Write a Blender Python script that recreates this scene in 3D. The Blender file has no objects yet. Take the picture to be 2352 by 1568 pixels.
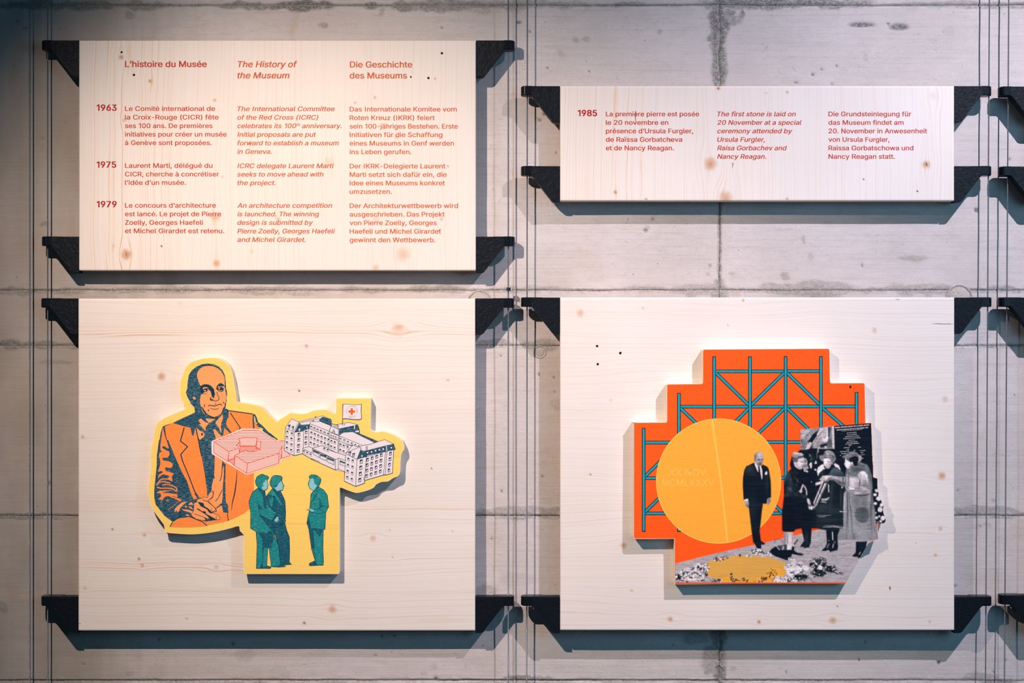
import bpy, math, random
import numpy as np
from mathutils import Vector
from mathutils.geometry import tessellate_polygon

# ------------------------------------------------------------------ camera
S = 0.0007            # metres per photo pixel on the wall plane
DP = 3286.0           # camera distance from the wall in those pixels
CX, CY, Z0 = 1176.0, 784.0, 1.5

def W(px, py, h):
    """photo pixel -> world point on the plane standing h (wall pixels) in front of the wall"""
    k = (DP - h) / DP * S
    return Vector(((px - CX) * k, -h * S, Z0 + (CY - py) * k))

def L(px, py, h):
    """a point given by wall coordinates (orthogonal to the wall)"""
    return Vector(((px - CX) * S, -h * S, Z0 + (CY - py) * S))

sc = bpy.context.scene
col = sc.collection
cam = bpy.data.objects.new('camera', bpy.data.cameras.new('camera'))
col.objects.link(cam)
cam.location = (0, -DP * S, Z0)
cam.rotation_euler = (math.pi / 2, 0, 0)
cam.data.lens = DP / 2352 * 36
cam.data.sensor_width = 36
cam.data.clip_start = 0.05
sc.camera = cam

# ------------------------------------------------------------------ world and lamps
world = bpy.data.worlds.new('gallery')
sc.world = world
world.use_nodes = True
bg = world.node_tree.nodes['Background']
bg.inputs[0].default_value = (0.20, 0.50, 0.72, 1)
bg.inputs[1].default_value = 0.05

def spot(name, loc, aim, energy, color, size, blend, r=0.004):
    d = bpy.data.lights.new(name, 'SPOT')
    d.energy = energy; d.color = color; d.spot_size = math.radians(size); d.spot_blend = blend
    d.shadow_soft_size = r
    o = bpy.data.objects.new(name, d); col.objects.link(o)
    o.location = loc
    o.rotation_euler = (Vector(aim) - Vector(loc)).to_track_quat('-Z', 'Y').to_euler()
    return o

spot('spot_lamp_warm', L(265, -380, 1830), L(880, 1060, 0), 124, (1.0, 0.82, 0.69), 67, 1.0)
spot('spot_lamp_cool', L(2780, -1050, 1850), L(2180, 960, 0), 158, (0.97, 0.89, 1.0), 64, 1.0)
ad = bpy.data.lights.new('blue_soft_lamp', 'AREA')
ad.shape = 'RECTANGLE'; ad.size = 1.2; ad.size_y = 0.8; ad.energy = 12; ad.color = (0.30, 0.69, 1.0)
ao = bpy.data.objects.new('blue_soft_lamp', ad); col.objects.link(ao)
ao.location = L(3300, 300, 2900)
ao.rotation_euler = (L(1900, 900, 0) - ao.location).to_track_quat('-Z', 'Y').to_euler()

sc.view_settings.view_transform = 'Standard'
sc.view_settings.look = 'None'
sc.view_settings.gamma = 1
sc.view_settings.exposure = 0.08
sc.view_settings.use_curve_mapping = False

# ------------------------------------------------------------------ helpers
def link(o, parent=None):
    col.objects.link(o)
    if parent is not None:
        o.parent = parent
        o.matrix_parent_inverse = parent.matrix_world.inverted()
    return o

def mesh_obj(name, verts, faces, mat, parent=None, smooth=False, mats=None, fmat=None):
    me = bpy.data.meshes.new(name)
    me.from_pydata([tuple(v) for v in verts], [], faces)
    for m in (mats or [mat]):
        me.materials.append(m)
    if fmat is not None:
        me.polygons.foreach_set('material_index', fmat)
    if smooth:
        me.polygons.foreach_set('use_smooth', [True] * len(me.polygons))
    me.update()
    return link(bpy.data.objects.new(name, me), parent)

def empty(name, loc):
    o = bpy.data.objects.new(name, None)
    o.location = loc; o.empty_display_size = 0.05
    col.objects.link(o)
    bpy.context.view_layer.update()
    return o

def tag(o, label=None, cat=None, group=None, kind=None):
    if label: o['label'] = label
    if cat: o['category'] = cat
    if group: o['group'] = group
    if kind: o['kind'] = kind
    return o

def lat(ix, iy, seed):
    v = np.sin(ix * 127.1 + iy * 311.7 + seed * 74.7) * 43758.5453
    return v - np.floor(v)

def vn(x, y, seed=0):
    x = np.asarray(x, float); y = np.asarray(y, float)
    ix = np.floor(x); iy = np.floor(y); fx = x - ix; fy = y - iy
    fx = fx * fx * (3 - 2 * fx); fy = fy * fy * (3 - 2 * fy)
    a = lat(ix, iy, seed); b = lat(ix + 1, iy, seed); c = lat(ix, iy + 1, seed); d = lat(ix + 1, iy + 1, seed)
    return (a * (1 - fx) + b * fx) * (1 - fy) + (c * (1 - fx) + d * fx) * fy

def fbm(x, y, seed=0, o=4):
    s = 0; a = 0.5; t = 0
    for i in range(o):
        s = s + a * vn(x * 2 ** i, y * 2 ** i, seed + i * 13.3); t += a; a *= 0.55
    return s / t

def sst(a, b, x):
    t = np.clip((x - a) / (b - a), 0, 1)
    return t * t * (3 - 2 * t)

# ------------------------------------------------------------------ node materials
class NT:
    def __init__(s, name, rough=0.6, spec=0.3):
        s.m = bpy.data.materials.new(name); s.m.use_nodes = True
        s.t = s.m.node_tree; s.n = s.t.nodes; s.l = s.t.links
        s.b = s.n['Principled BSDF']
        s.b.inputs['Roughness'].default_value = rough
        s.b.inputs['Specular IOR Level'].default_value = spec
    def node(s, typ, **kw):
        n = s.n.new(typ)
        for k, v in kw.items(): setattr(n, k, v)
        return n
    def put(s, sock, v):
        if hasattr(v, 'is_linked') or hasattr(v, 'links'): s.l.new(v, sock)
        elif isinstance(v, (tuple, list)) and len(v) == 3 and sock.type == 'RGBA': sock.default_value = (*v, 1)
        else: sock.default_value = v
    def math(s, op, a, b=0.0, c=0.0, clamp=False):
        n = s.node('ShaderNodeMath', operation=op, use_clamp=clamp)
        s.put(n.inputs[0], a); s.put(n.inputs[1], b); s.put(n.inputs[2], c)
        return n.outputs[0]
    def mix(s, f, a, b, mode='MIX'):
        n = s.node('ShaderNodeMix', data_type='RGBA', blend_type=mode)
        s.put(n.inputs[0], f); s.put(n.inputs[6], a); s.put(n.inputs[7], b)
        return n.outputs[2]
    def attr(s, name):
        return s.node('ShaderNodeAttribute', attribute_name=name).outputs['Fac']
    def coord(s, scale=(1, 1, 1), loc=(0, 0, 0)):
        c = s.node('ShaderNodeNewGeometry').outputs['Position']
        m = s.node('ShaderNodeMapping')
        s.l.new(c, m.inputs[0]); m.inputs['Scale'].default_value = scale; m.inputs['Location'].default_value = loc
        return m.outputs[0]
    def noise(s, vec, scale=1.0, detail=3, rough=0.55, dist=0.0):
        n = s.node('ShaderNodeTexNoise')
        s.l.new(vec, n.inputs['Vector']); n.inputs['Scale'].default_value = scale
        n.inputs['Detail'].default_value = detail; n.inputs['Roughness'].default_value = rough
        n.inputs['Distortion'].default_value = dist
        return n.outputs['Fac']
    def noise1(s, w, scale=1.0, detail=2):
        n = s.node('ShaderNodeTexNoise', noise_dimensions='1D')
        s.put(n.inputs['W'], w); n.inputs['Scale'].default_value = scale; n.inputs['Detail'].default_value = detail
        return n.outputs['Fac']
    def ramp(s, v, a, b, lo=0.0, hi=1.0):
        n = s.node('ShaderNodeMapRange', interpolation_type='SMOOTHSTEP')
        s.put(n.inputs[0], v); n.inputs[1].default_value = a; n.inputs[2].default_value = b
        n.inputs[3].default_value = lo; n.inputs[4].default_value = hi
        return n.outputs[0]
    def bump(s, h, strength=0.3, dist=0.001):
        n = s.node('ShaderNodeBump')
        s.l.new(h, n.inputs['Height']); n.inputs['Strength'].default_value = strength; n.inputs['Distance'].default_value = dist
        s.l.new(n.outputs[0], s.b.inputs['Normal'])
    def col(s, c):
        s.put(s.b.inputs['Base Color'], c)
        return s.m

def lin(r, g, b):
    f = lambda v: (v / 255 / 12.92) if v / 255 <= 0.04045 else ((v / 255 + 0.055) / 1.055) ** 2.4
    return (f(r), f(g), f(b))

def make_concrete():
    t = NT('board_marked_concrete', 0.85, 0.15)
    big = t.noise(t.coord((1, 1, 1)), 5, 5, 0.6)
    grain = t.noise(t.coord((6, 1, 260)), 1, 5, 0.65, 0.3)
    fine = t.noise(t.coord((1, 1, 1)), 700, 3, 0.7)
    mot = t.noise(t.coord((2.2, 1, 5)), 14, 6, 0.7, 0.6)
    c = t.mix(t.ramp(big, 0.3, 0.7), (0.555, 0.495, 0.485), (0.64, 0.575, 0.58))
    c = t.mix(t.ramp(mot, 0.42, 0.72, 0, 0.5), c, (0.50, 0.45, 0.42))
    c = t.mix(t.ramp(grain, 0.46, 0.75, 0, 0.42), c, (0.42, 0.36, 0.32))
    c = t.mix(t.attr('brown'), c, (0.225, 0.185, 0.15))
    c = t.mix(t.attr('warm'), c, (0.46, 0.32, 0.20))
    dk = t.math('MULTIPLY', t.attr('dark'), t.ramp(t.noise(t.coord((1, 1, 1.6)), 170, 5, 0.75, 1.0), 0.36, 0.58, 0.38, 1.15))
    c = t.mix(dk, c, (0.115, 0.115, 0.11))
    cn = t.noise(t.coord((1, 1, 1.3)), 420, 4, 0.7, 1.2)
    cb = t.attr('crumb')
    c = t.mix(t.math('MULTIPLY', cb, t.ramp(cn, 0.53, 0.60)), c, (0.10, 0.085, 0.07))
    c = t.mix(t.math('MULTIPLY', cb, t.ramp(cn, 0.46, 0.40, 0, 0.55)), c, (0.66, 0.62, 0.57))
    c2 = t.noise(t.coord((1, 1, 1)), 150, 5, 0.75, 2.2)
    c = t.mix(t.math('MULTIPLY', cb, t.ramp(c2, 0.54, 0.62, 0, 0.9)), c, (0.13, 0.115, 0.10))
    c = t.mix(t.math('MULTIPLY', cb, t.ramp(c2, 0.45, 0.38, 0, 0.6)), c, (0.60, 0.57, 0.53))
    v = t.node('ShaderNodeTexVoronoi'); t.l.new(t.coord((1, 1, 1)), v.inputs['Vector']); v.inputs['Scale'].default_value = 34
    sz = t.ramp(t.noise(t.coord((1, 1, 1), (3, 0, 5)), 9, 2), 0.35, 0.7, 0.012, 0.048)
    dot = t.math('LESS_THAN', v.outputs['Distance'], sz)
    c = t.mix(t.math('MULTIPLY', dot, 0.8), c, (0.09, 0.075, 0.06))
    c = t.mix(t.ramp(fine, 0.3, 0.7, 0, 0.28), c, (0.30, 0.28, 0.27))
    fk = t.noise(t.coord((70, 1, 620)), 1, 4, 0.65, 0.8)
    fa = t.noise(t.coord((1, 1, 1)), 7, 2)
    c = t.mix(t.math('MULTIPLY', t.ramp(fk, 0.60, 0.68), t.ramp(fa, 0.35, 0.65, 0.05, 0.5)), c, (0.24, 0.20, 0.17))
    scr = t.noise(t.coord((1, 1, 1)), 60, 6, 0.75, 1.8)
    c = t.mix(t.ramp(scr, 0.60, 0.68, 0, 0.35), c, (0.22, 0.20, 0.19))
    h = t.math('ADD', t.math('MULTIPLY', grain, 0.7), t.math('MULTIPLY', fine, 0.5))
    h = t.math('SUBTRACT', h, t.math('MULTIPLY', dot, 1.0))
    h = t.math('ADD', h, t.math('MULTIPLY', t.math('MULTIPLY', t.math('ADD', cn, c2), cb), 4.0))
    t.bump(h, 0.5, 0.0009)
    return t.col(c)

def make_wood(vertical):
    t = NT('spruce_face_upright' if vertical else 'spruce_face_level', 0.62, 0.25)
    g = t.attr('g'); e = t.attr('e'); k = t.attr('k'); kd = t.attr('kd')
    base = t.mix(t.ramp(t.noise(t.coord((1, 1, 1)), 4, 3), 0.3, 0.7), (0.76, 0.68, 0.64), (0.80, 0.725, 0.69))
    stretch = (220, 1, 5) if vertical else (5, 1, 220)
    fibre = t.noise(t.coord(stretch), 1, 4, 0.6)
    faint = t.ramp(t.noise1(g, 0.2, 3), 0.53, 0.65, 0, 0.20)
    c = t.mix(faint, base, (0.66, 0.49, 0.37))
    late = t.ramp(t.noise1(t.math('ADD', g, 311.0), 0.30, 3), 0.53, 0.62)
    c = t.mix(t.math('MULTIPLY', t.math('MULTIPLY', late, e), 1.15, clamp=True), c, (0.68, 0.40, 0.22))
    c = t.mix(t.ramp(fibre, 0.45, 0.75, 0, 0.12), c, (0.62, 0.50, 0.43))
    c = t.mix(t.attr('tan'), c, (0.74, 0.53, 0.36))
    ring = t.ramp(t.math('SINE', t.math('MULTIPLY', kd, 2.1)), -0.6, 1, 0.74, 1.0)
    c = t.mix(t.math('MULTIPLY', k, ring), c, (0.56, 0.27, 0.12))
    c = t.mix(t.attr('kc'), c, (0.16, 0.07, 0.035))
    fine = t.noise(t.coord((1, 1, 1)), 1500, 2, 0.7)
    c = t.mix(t.ramp(fine, 0.3, 0.7, 0, 0.10), c, (0.5, 0.4, 0.36))
    t.bump(t.math('ADD', fibre, t.math('MULTIPLY', late, 0.4)), 0.12, 0.0006)
    return t.col(c)

def make_plain_wood(name, c1, c2, scale=(4, 200, 160)):
    t = NT(name, 0.65, 0.2)
    n = t.noise(t.coord(scale), 1, 3)
    return t.col(t.mix(t.ramp(n, 0.35, 0.7), c1, c2))

def make_ink(name, c, wear=0.0, worn=(0.62, 0.60, 0.60), grain=0.12, rough=0.65, tone=0.0):
    """printing ink on spruce: follows the horizontal grain, lets it through where it is worn"""
    t = NT(name, rough, 0.08)
    f1 = t.noise(t.coord((14, 1, 420)), 1, 4, 0.65, 0.2)
    f2 = t.noise(t.coord((3, 1, 60)), 1, 3, 0.5, 0.5)
    dk = tuple(v * (1 - grain * 3.2) for v in c)
    o = t.mix(t.ramp(f1, 0.45, 0.8, 0, 0.6), c, dk)
    o = t.mix(t.ramp(f2, 0.60, 0.72, 0, 0.5), o, dk)
    if tone > 0:
        n = t.noise(t.coord((1, 1, 1)), 190, 5, 0.75)
        o = t.mix(t.ramp(n, 0.45, 0.72, 0, tone), o, tuple(v * 0.35 for v in c))
        o = t.mix(t.ramp(n, 0.50, 0.30, 0, tone), o, tuple(min(v * 1.7 + 0.02, 0.85) for v in c))
    if wear > 0:
        w = t.noise(t.coord((170, 1, 1000)), 1, 3, 0.6)
        big = t.ramp(t.noise(t.coord((12, 1, 30), (5, 0, 2)), 1, 2), 0.35, 0.7, 0.55, 1.0)
        o = t.mix(t.math('MULTIPLY', t.ramp(w, 0.61 - wear * 0.13, 0.72 - wear * 0.1, 0, 0.62), big), o, worn)
    t.bump(f1, 0.08, 0.0004)
    return t.col(o)

M = {}
M['concrete'] = make_concrete()
M['wood_v'] = make_wood(True)
M['wood_h'] = make_wood(False)
M['edge'] = make_plain_wood('spruce_edge', (0.80, 0.66, 0.55), (0.66, 0.49, 0.37))
M['plaque_edge'] = make_plain_wood('plywood_edge', (0.86, 0.78, 0.66), (0.80, 0.68, 0.52), (20, 500, 20))

def make_iron(name, rough, bump):
    t = NT(name, rough, 0.10)
    n = t.noise(t.coord((1, 1, 1)), 170, 4, 0.6, 1.0)
    c = t.mix(n, (0.003, 0.005, 0.009), (0.008, 0.011, 0.016))
    if bump: t.bump(n, bump, 0.0022)
    return t.col(c)
M['iron'] = make_iron('hammered_black_iron', 0.42, 0.42)
M['iron_smooth'] = make_iron('smooth_black_iron', 0.28, 0.0)

def make_steel():
    t = NT('twisted_steel_wire', 0.28, 0.5)
    t.b.inputs['Metallic'].default_value = 0.7
    w = t.node('ShaderNodeTexWave', wave_type='BANDS', bands_direction='DIAGONAL')
    t.l.new(t.coord((700, 700, 900)), w.inputs['Vector']); w.inputs['Scale'].default_value = 1.0
    t.bump(w.outputs['Fac'], 0.6, 0.0008)
    return t.col(t.mix(w.outputs['Fac'], (0.06, 0.08, 0.11), (0.62, 0.66, 0.72)))
M['steel'] = make_steel()
t = NT('bright_steel', 0.2, 0.5); t.b.inputs['Metallic'].default_value = 1.0; M['bright'] = t.col((0.55, 0.56, 0.58))
t = NT('knot_hole_dark', 0.8, 0.1); M['hole'] = t.col((0.018, 0.010, 0.007))
t = NT('knot_brown', 0.7, 0.2); M['brown'] = t.col((0.20, 0.09, 0.045))

# ------------------------------------------------------------------ concrete wall
JY = [-420, 12, 666, 793, 1184, 1562, 2000]
JX = [-500, 1653, 2860]

# stains, in WARM also a painted cable shadow: cx, cy, rx, ry, amount ; gouges below
DARK = [(90,12,120,9,.75),(205,13,60,12,.8),(330,12,60,8,.55),(560,12,70,9,.7),(690,12,80,12,.9),(852,12,18,7,.8),(925,14,24,8,.7),
        (1030,12,100,14,.6),(1180,10,160,10,.45),(1260,11,110,8,.35),(1440,10,40,5,.5),(1640,10,30,10,.5),(1760,8,160,12,.8),(1900,8,110,9,.7),
        (2240,10,200,7,.4),(2350,10,60,9,.5),(2130,8,90,4,.3),
        (1650,55,24,40,.75),(1665,45,40,14,.5),(1705,32,9,12,.9),(1677,28,8,8,.8),(1648,95,18,45,.7),(1632,85,14,14,.8),(1654,140,16,60,.62),(1652,185,11,22,.55),
        (300,35,14,9,.5),(745,58,14,7,.55),(1100,15,30,20,.25),(880,25,8,12,.4),
        (40,668,70,8,.5),(160,668,40,6,.5),(310,665,60,9,.35),(420,664,70,9,.4),(640,666,120,9,.4),(830,665,60,7,.4),(1000,664,70,8,.45),
        (1220,664,90,6,.3),(1480,662,60,8,.35),(1600,664,60,14,.35),(1655,668,18,30,.5),(1800,660,60,12,.4),(1880,663,100,20,.42),(1880,668,40,18,.5),(2010,668,40,6,.4),
        (2130,664,110,14,.4),(2290,664,60,6,.45),(2200,662,40,9,.35),
        (30,790,40,10,.8),(95,792,60,8,.65),(160,794,30,6,.6),(130,832,45,4,.35),(1130,785,40,8,.5),(1240,792,50,10,.5),(1265,790,22,12,.35),(2270,793,60,3,.5),(2310,793,30,3,.6),
        (60,1184,90,5,.7),(150,1186,40,4,.7),(1110,1180,26,12,.5),(1200,1176,80,16,.45),(1260,1178,40,14,.5),(2250,1170,90,9,.45),(2330,1180,40,6,.4),(2270,1182,90,4,.4),
        (1120,1360,24,20,.35),(1650,1462,16,30,.75),(1640,1510,32,34,.45),(1655,1540,9,34,.7),(1628,1542,9,5,.6),(1684,1534,9,6,.3),
        (1600,1464,34,14,.4),(1195,1556,40,4,.7),(1250,1556,26,5,.5),(2290,1562,50,6,.6),(2250,1552,40,8,.35),
        (105,514,10,6,.6),(36,150,5,5,.4),(8,1395,14,14,.5),(1280,930,18,14,.2),
        (1502,500,5,5,.55),(1490,521,5,4,.4),(1800,634,12,10,.5),(1864,588,12,13,.25),(2102,592,36,7,.28),(1844,547,4,12,.3),(1632,608,5,4,.6),(1630,629,6,4,.4),(1680,626,7,4,.35),
        (1322,92,6,7,.4),(1347,90,7,8,.4),(1288,123,9,12,.28),(1514,72,7,5,.45),(1245,797,24,9,.35),(1060,620,20,10,.4),
        (2240,70,0.1,0.1,0),(1275,470,8,9,.35),(976,1546,8,6,.3),(560,1500,24,18,.2),(300,1546,9,6,.25),(1190,1330,40,16,.12),
        (2268,1204,7,5,.3),(2288,1149,6,4,.5),(2240,1208,14,8,.2),(2180,70,14,12,.12),(640,1548,30,20,.1),(1000,1530,7,9,.2)]
WARM = [(675,60,10,60,.35),(680,20,8,20,.3),(12,220,7,90,.35),(25,130,9,40,.25),(40,1010,40,160,.12),(150,1050,12,60,.2),(60,1365,60,8,.35),(90,1362,30,5,.4),
        (150,700,60,60,.18),(30,900,60,120,.18),(1137,100,6,110,.22),(1137,400,6,200,.15),(1250,850,50,90,.18),(1250,1050,40,100,.16),(1140,1250,60,60,.10),  # the two tall thin streaks paint the cable's faint cast shadow
        (1655,470,5,80,.35),(1653,560,5,60,.4),(1880,676,140,12,.3),(1500,672,120,10,.22),(700,680,380,10,.25),(1150,690,60,10,.3),
        (2102,592,30,5,.35),(1844,547,5,12,.4),(1690,676,12,8,.4),(2335,1260,30,130,.25),(2235,1330,26,60,.12),(340,1535,330,30,.16),(600,1555,120,10,.3),(1100,1520,60,50,.14),
        (1350,600,40,60,.12),(1290,640,50,30,.12),(2300,1340,60,40,.18),(120,560,60,120,.20),(110,300,60,180,.14),(20,500,40,200,.10)]
PITS = [(58,65,4,2.5),(39,49,3,2),(1192,51,5,3),(1015,63,1.5,1.5),(1217,72,1.8,1.8),(1257,156,2,1.5),(1353,164,1.6,1.6),(1922,151,2,2),(1887,159,1.5,1.5),(1866,171,4,1.5),(1829,189,4,1.5),(1911,192,1.5,1.5),
        (1240,275,4,2.5),(1250,262,2,3),(1277,351,1.5,1.5),(1483,529,5,3),(1980,609,2,3),(2242,482,4,5),(2200,1126,1.8,1.8),(2192,1345,4,2),(2156,1521,3.5,4),(1988,1473,1.8,3),(1974,1515,1.5,3),(1806,1543,1.5,2),
        (1001,1559,4,4),(862,1503,1.5,1.5),(905,1460,1.8,1.8),(876,1461,1.4,1.4),(1246,1093,2,2),(1152,1127,2,2),(1272,866,2,2),(1274,900,1.5,1.5),(1238,859,2,3),(98,318,1.6,1.6),(113,1110,2,5),(2318,365,1.8,1.8),
        (2252,1208,2,2),(2310,1515,2,2),(1129,1236,1.6,2),(1150,816,1.4,1.4),(1980,57,30,5),(2065,62,22,7),(2040,54,3,2),(535,1477,3,3),(596,1567,2,2),(365,1468,2,2),(192,1525,1.5,1.5),(2283,1543,1.8,1.8),(2180,1270,1.8,1.8)]

def wall_fields(X, Y, pid):
    wx = (fbm(X / 26, Y / 26, 3, 3) - 0.5) * 22; wy = (fbm(X / 26, Y / 26, 41, 3) - 0.5) * 16
    dark = np.zeros_like(X); warm = np.zeros_like(X)
    for cx, cy, rx, ry, a in DARK:
        if rx < 15 and ry < 15: a = a * 0.8; rx = rx * 0.8; ry = ry * 0.8
        q = np.sqrt(((X + wx - cx) / (rx + 2)) ** 2 + ((Y + wy * min(1, ry / 9) - cy) / (ry + 1.5)) ** 2)
        dark = np.maximum(dark, a * sst(1.12, 0.72, q))
    for cx, cy, rx, ry, a in WARM:
        q = np.sqrt(((X + wx - cx) / rx) ** 2 + ((Y + wy - cy) / ry) ** 2)
        warm = np.maximum(warm, a * sst(1.3, 0.2, q))
    h = (fbm(X / 180, Y / 120, 7, 3) - 0.5) * 3.0 + (fbm(X / 60, Y / 9, 17, 3) - 0.5) * 0.5
    h += (lat(np.float64(pid), 3.0, 1.0) - 0.5) * 1.6
    rough = fbm(X / 5, Y / 5, 23, 3) - 0.5
    for cy in JY[1:-1]:
        d = np.abs(Y - cy)
        cr = sst(9, 0, d) * sst(0.35, 0.7, fbm(X / 45, Y * 0 + cy, 31, 3))
        h += cr * rough * 6
        dark = np.maximum(dark, cr * 0.4 * sst(0.0, 0.12, rough))
        h -= 0.9 * np.exp(-d / 1.6)
    d = np.abs(X - 1653)
    band = np.where(Y < 240, 20.0, np.where(Y < 700, 7.0, 14.0))
    cr = sst(band, 0, d)
    h += cr * rough * 9
    dark = np.maximum(dark, cr * 0.7 * sst(0.0, 0.10, rough))
    h -= 1.0 * np.exp(-d / 1.8)
    for cx, cy, rx, ry in PITS:
        q = np.sqrt(((X - cx) / (rx + 1)) ** 2 + ((Y - cy) / (ry + 1)) ** 2)
        m = sst(1.3, 0.6, q)
        h -= m * 2.5; dark = np.maximum(dark, m * 0.9)
    h += dark * rough * 3
    crumb = np.zeros_like(X)
    for cy in JY[1:-1]:
        crumb = np.maximum(crumb, sst(7, 0, np.abs(Y - cy)) * sst(0.30, 0.62, fbm(X / 70, Y * 0 + cy, 37, 4)))
    crumb = np.maximum(crumb, sst(np.where(Y < 240, 22.0, np.where(Y < 700, 7.0, 16.0)), 0, np.abs(X - 1653)))
    crumb = np.maximum(crumb, dark * 0.35)
    # browner concrete at the left end, with the lamp's falloff painted into it
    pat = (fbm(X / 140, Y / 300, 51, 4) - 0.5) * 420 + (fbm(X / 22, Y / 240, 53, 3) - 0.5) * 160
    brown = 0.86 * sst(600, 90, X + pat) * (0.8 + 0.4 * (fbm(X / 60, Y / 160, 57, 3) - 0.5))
    return h, np.clip(dark, 0, 1), np.clip(warm, 0, 1), crumb, brown

def grid_mesh(name, P, nx, ny, mat, attrs, parent):
    """P: (ny, nx, 3) array"""
    me = bpy.data.meshes.new(name)
    n = nx * ny
    me.vertices.add(n); me.vertices.foreach_set('co', P.reshape(-1).astype(np.float32))
    i = np.arange((nx - 1) * (ny - 1)); r = i // (nx - 1); c = i % (nx - 1); a = r * nx + c
    q = np.stack([a, a + nx, a + nx + 1, a + 1], 1).reshape(-1)
    me.loops.add(len(q)); me.loops.foreach_set('vertex_index', q.astype(np.int32))
    me.polygons.add(len(i)); me.polygons.foreach_set('loop_start', (i * 4).astype(np.int32))
    me.polygons.foreach_set('use_smooth', np.ones(len(i), bool))
    me.update(calc_edges=True)
    for k, v in attrs.items():
        at = me.attributes.new(k, 'FLOAT', 'POINT'); at.data.foreach_set('value', v.reshape(-1).astype(np.float32))
    me.materials.append(mat)
    return link(bpy.data.objects.new(name, me), parent)

def box(x0, x1, y0, y1, h0, h1):
    """wall-coordinate box -> verts, faces"""
    v = [L(x, y, h) for h in (h0, h1) for y in (y0, y1) for x in (x0, x1)]
    f = [(0, 1, 3, 2), (4, 6, 7, 5), (0, 4, 5, 1), (2, 3, 7, 6), (0, 2, 6, 4), (1, 5, 7, 3)]
    return v, f

v, f = box(JX[0] - 60, JX[-1] + 60, JY[0] - 60, JY[-1] + 60, -160, -5.4)
wall = mesh_obj('wall_back', v, f, M['concrete'])
tag(wall, 'board-marked raw concrete wall with rough joints and stains', kind='structure')
STEP = 3.4
pid = 0
for j in range(len(JY) - 1):
    for i in range(len(JX) - 1):
        pid += 1
        x0, x1, y0, y1 = JX[i], JX[i + 1], JY[j], JY[j + 1]
        nx = int((x1 - x0) / STEP) + 1; ny = max(int((y1 - y0) / STEP) + 1, 12)
        xs = np.linspace(0, 1, nx); ys = np.linspace(0, 1, ny)
        U, V = np.meshgrid(xs, ys)
        X0 = x0 + U * (x1 - x0); Y0 = y0 + V * (y1 - y0)
        ey0 = y0 + 0.3 + (fbm(X0 / 60, X0 * 0 + y0, 5, 5) - 0.5) * 3.4
        ey1 = y1 - 0.3 + (fbm(X0 / 60, X0 * 0 + y1, 5, 5) - 0.5) * 3.4
        ex0 = x0 + 0.3 + (fbm(Y0 / 30, Y0 * 0 + x0, 6, 4) - 0.5) * 6
        ex1 = x1 - 0.3 + (fbm(Y0 / 30, Y0 * 0 + x1, 6, 4) - 0.5) * 6
        X = ex0 + U * (ex1 - ex0); Y = ey0 + V * (ey1 - ey0)
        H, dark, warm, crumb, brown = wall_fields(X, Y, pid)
        # panel rim turns back to the wall core
        rim = np.zeros_like(X); rim[0, :] = 1; rim[-1, :] = 1; rim[:, 0] = 1; rim[:, -1] = 1
        H = np.where(rim > 0, np.where(np.abs(Y - 12) < 4, -5.0, -2.6), H); dark = np.where(rim > 0, 0.6, dark)
        P = np.stack([(X - CX) * S, -H * S, Z0 + (CY - Y) * S], -1)
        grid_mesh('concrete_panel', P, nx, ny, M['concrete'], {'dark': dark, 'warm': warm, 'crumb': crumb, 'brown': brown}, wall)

# cast-in formwork tie marks: a shallow ring groove with its plug
def tie_plug(cx, cy, r):
    vs, fs = [], []
    n = 48
    prof = [(r + 1.5, 0.0), (r + 0.8, 1.3), (r - 0.6, 1.5), (r - 2.6, -2.5), (r - 4.5, 0.8), (r * 0.5, 1.0), (0.5, 1.1)]
    for k in range(n):
        a = 2 * math.pi * k / n
        for rr, hh in prof:
            j = (lat(k * 1.0, rr, 2.0) - 0.5) * 0.9
            vs.append(L(cx + (rr + j) * math.cos(a), cy + (rr + j) * math.sin(a), hh + 0.9 + j * 0.3))
    m = len(prof)
    for k in range(n):
        for q in range(m - 1):
            a, b = k * m + q, ((k + 1) % n) * m + q
            fs.append((a, b, b + 1, a + 1))
    o = mesh_obj('form_tie_plug', vs, fs, M['concrete'], wall, smooth=True)
    me = o.data
    at = me.attributes.new('dark', 'FLOAT', 'POINT')
    at.data.foreach_set('value', [(0.0, 0.1, 0.3, 0.8, 0.2, 0.0, 0.0)[i % m] for i in range(len(vs))])
    at = me.attributes.new('warm', 'FLOAT', 'POINT')
    at.data.foreach_set('value', [0.12] * len(vs))
    at = me.attributes.new('crumb', 'FLOAT', 'POINT')
    at.data.foreach_set('value', [0.35] * len(vs))
tie_plug(1102, 694, 27)
tie_plug(2203, 684, 29)
tie_plug(1240, 808, 14)

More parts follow.
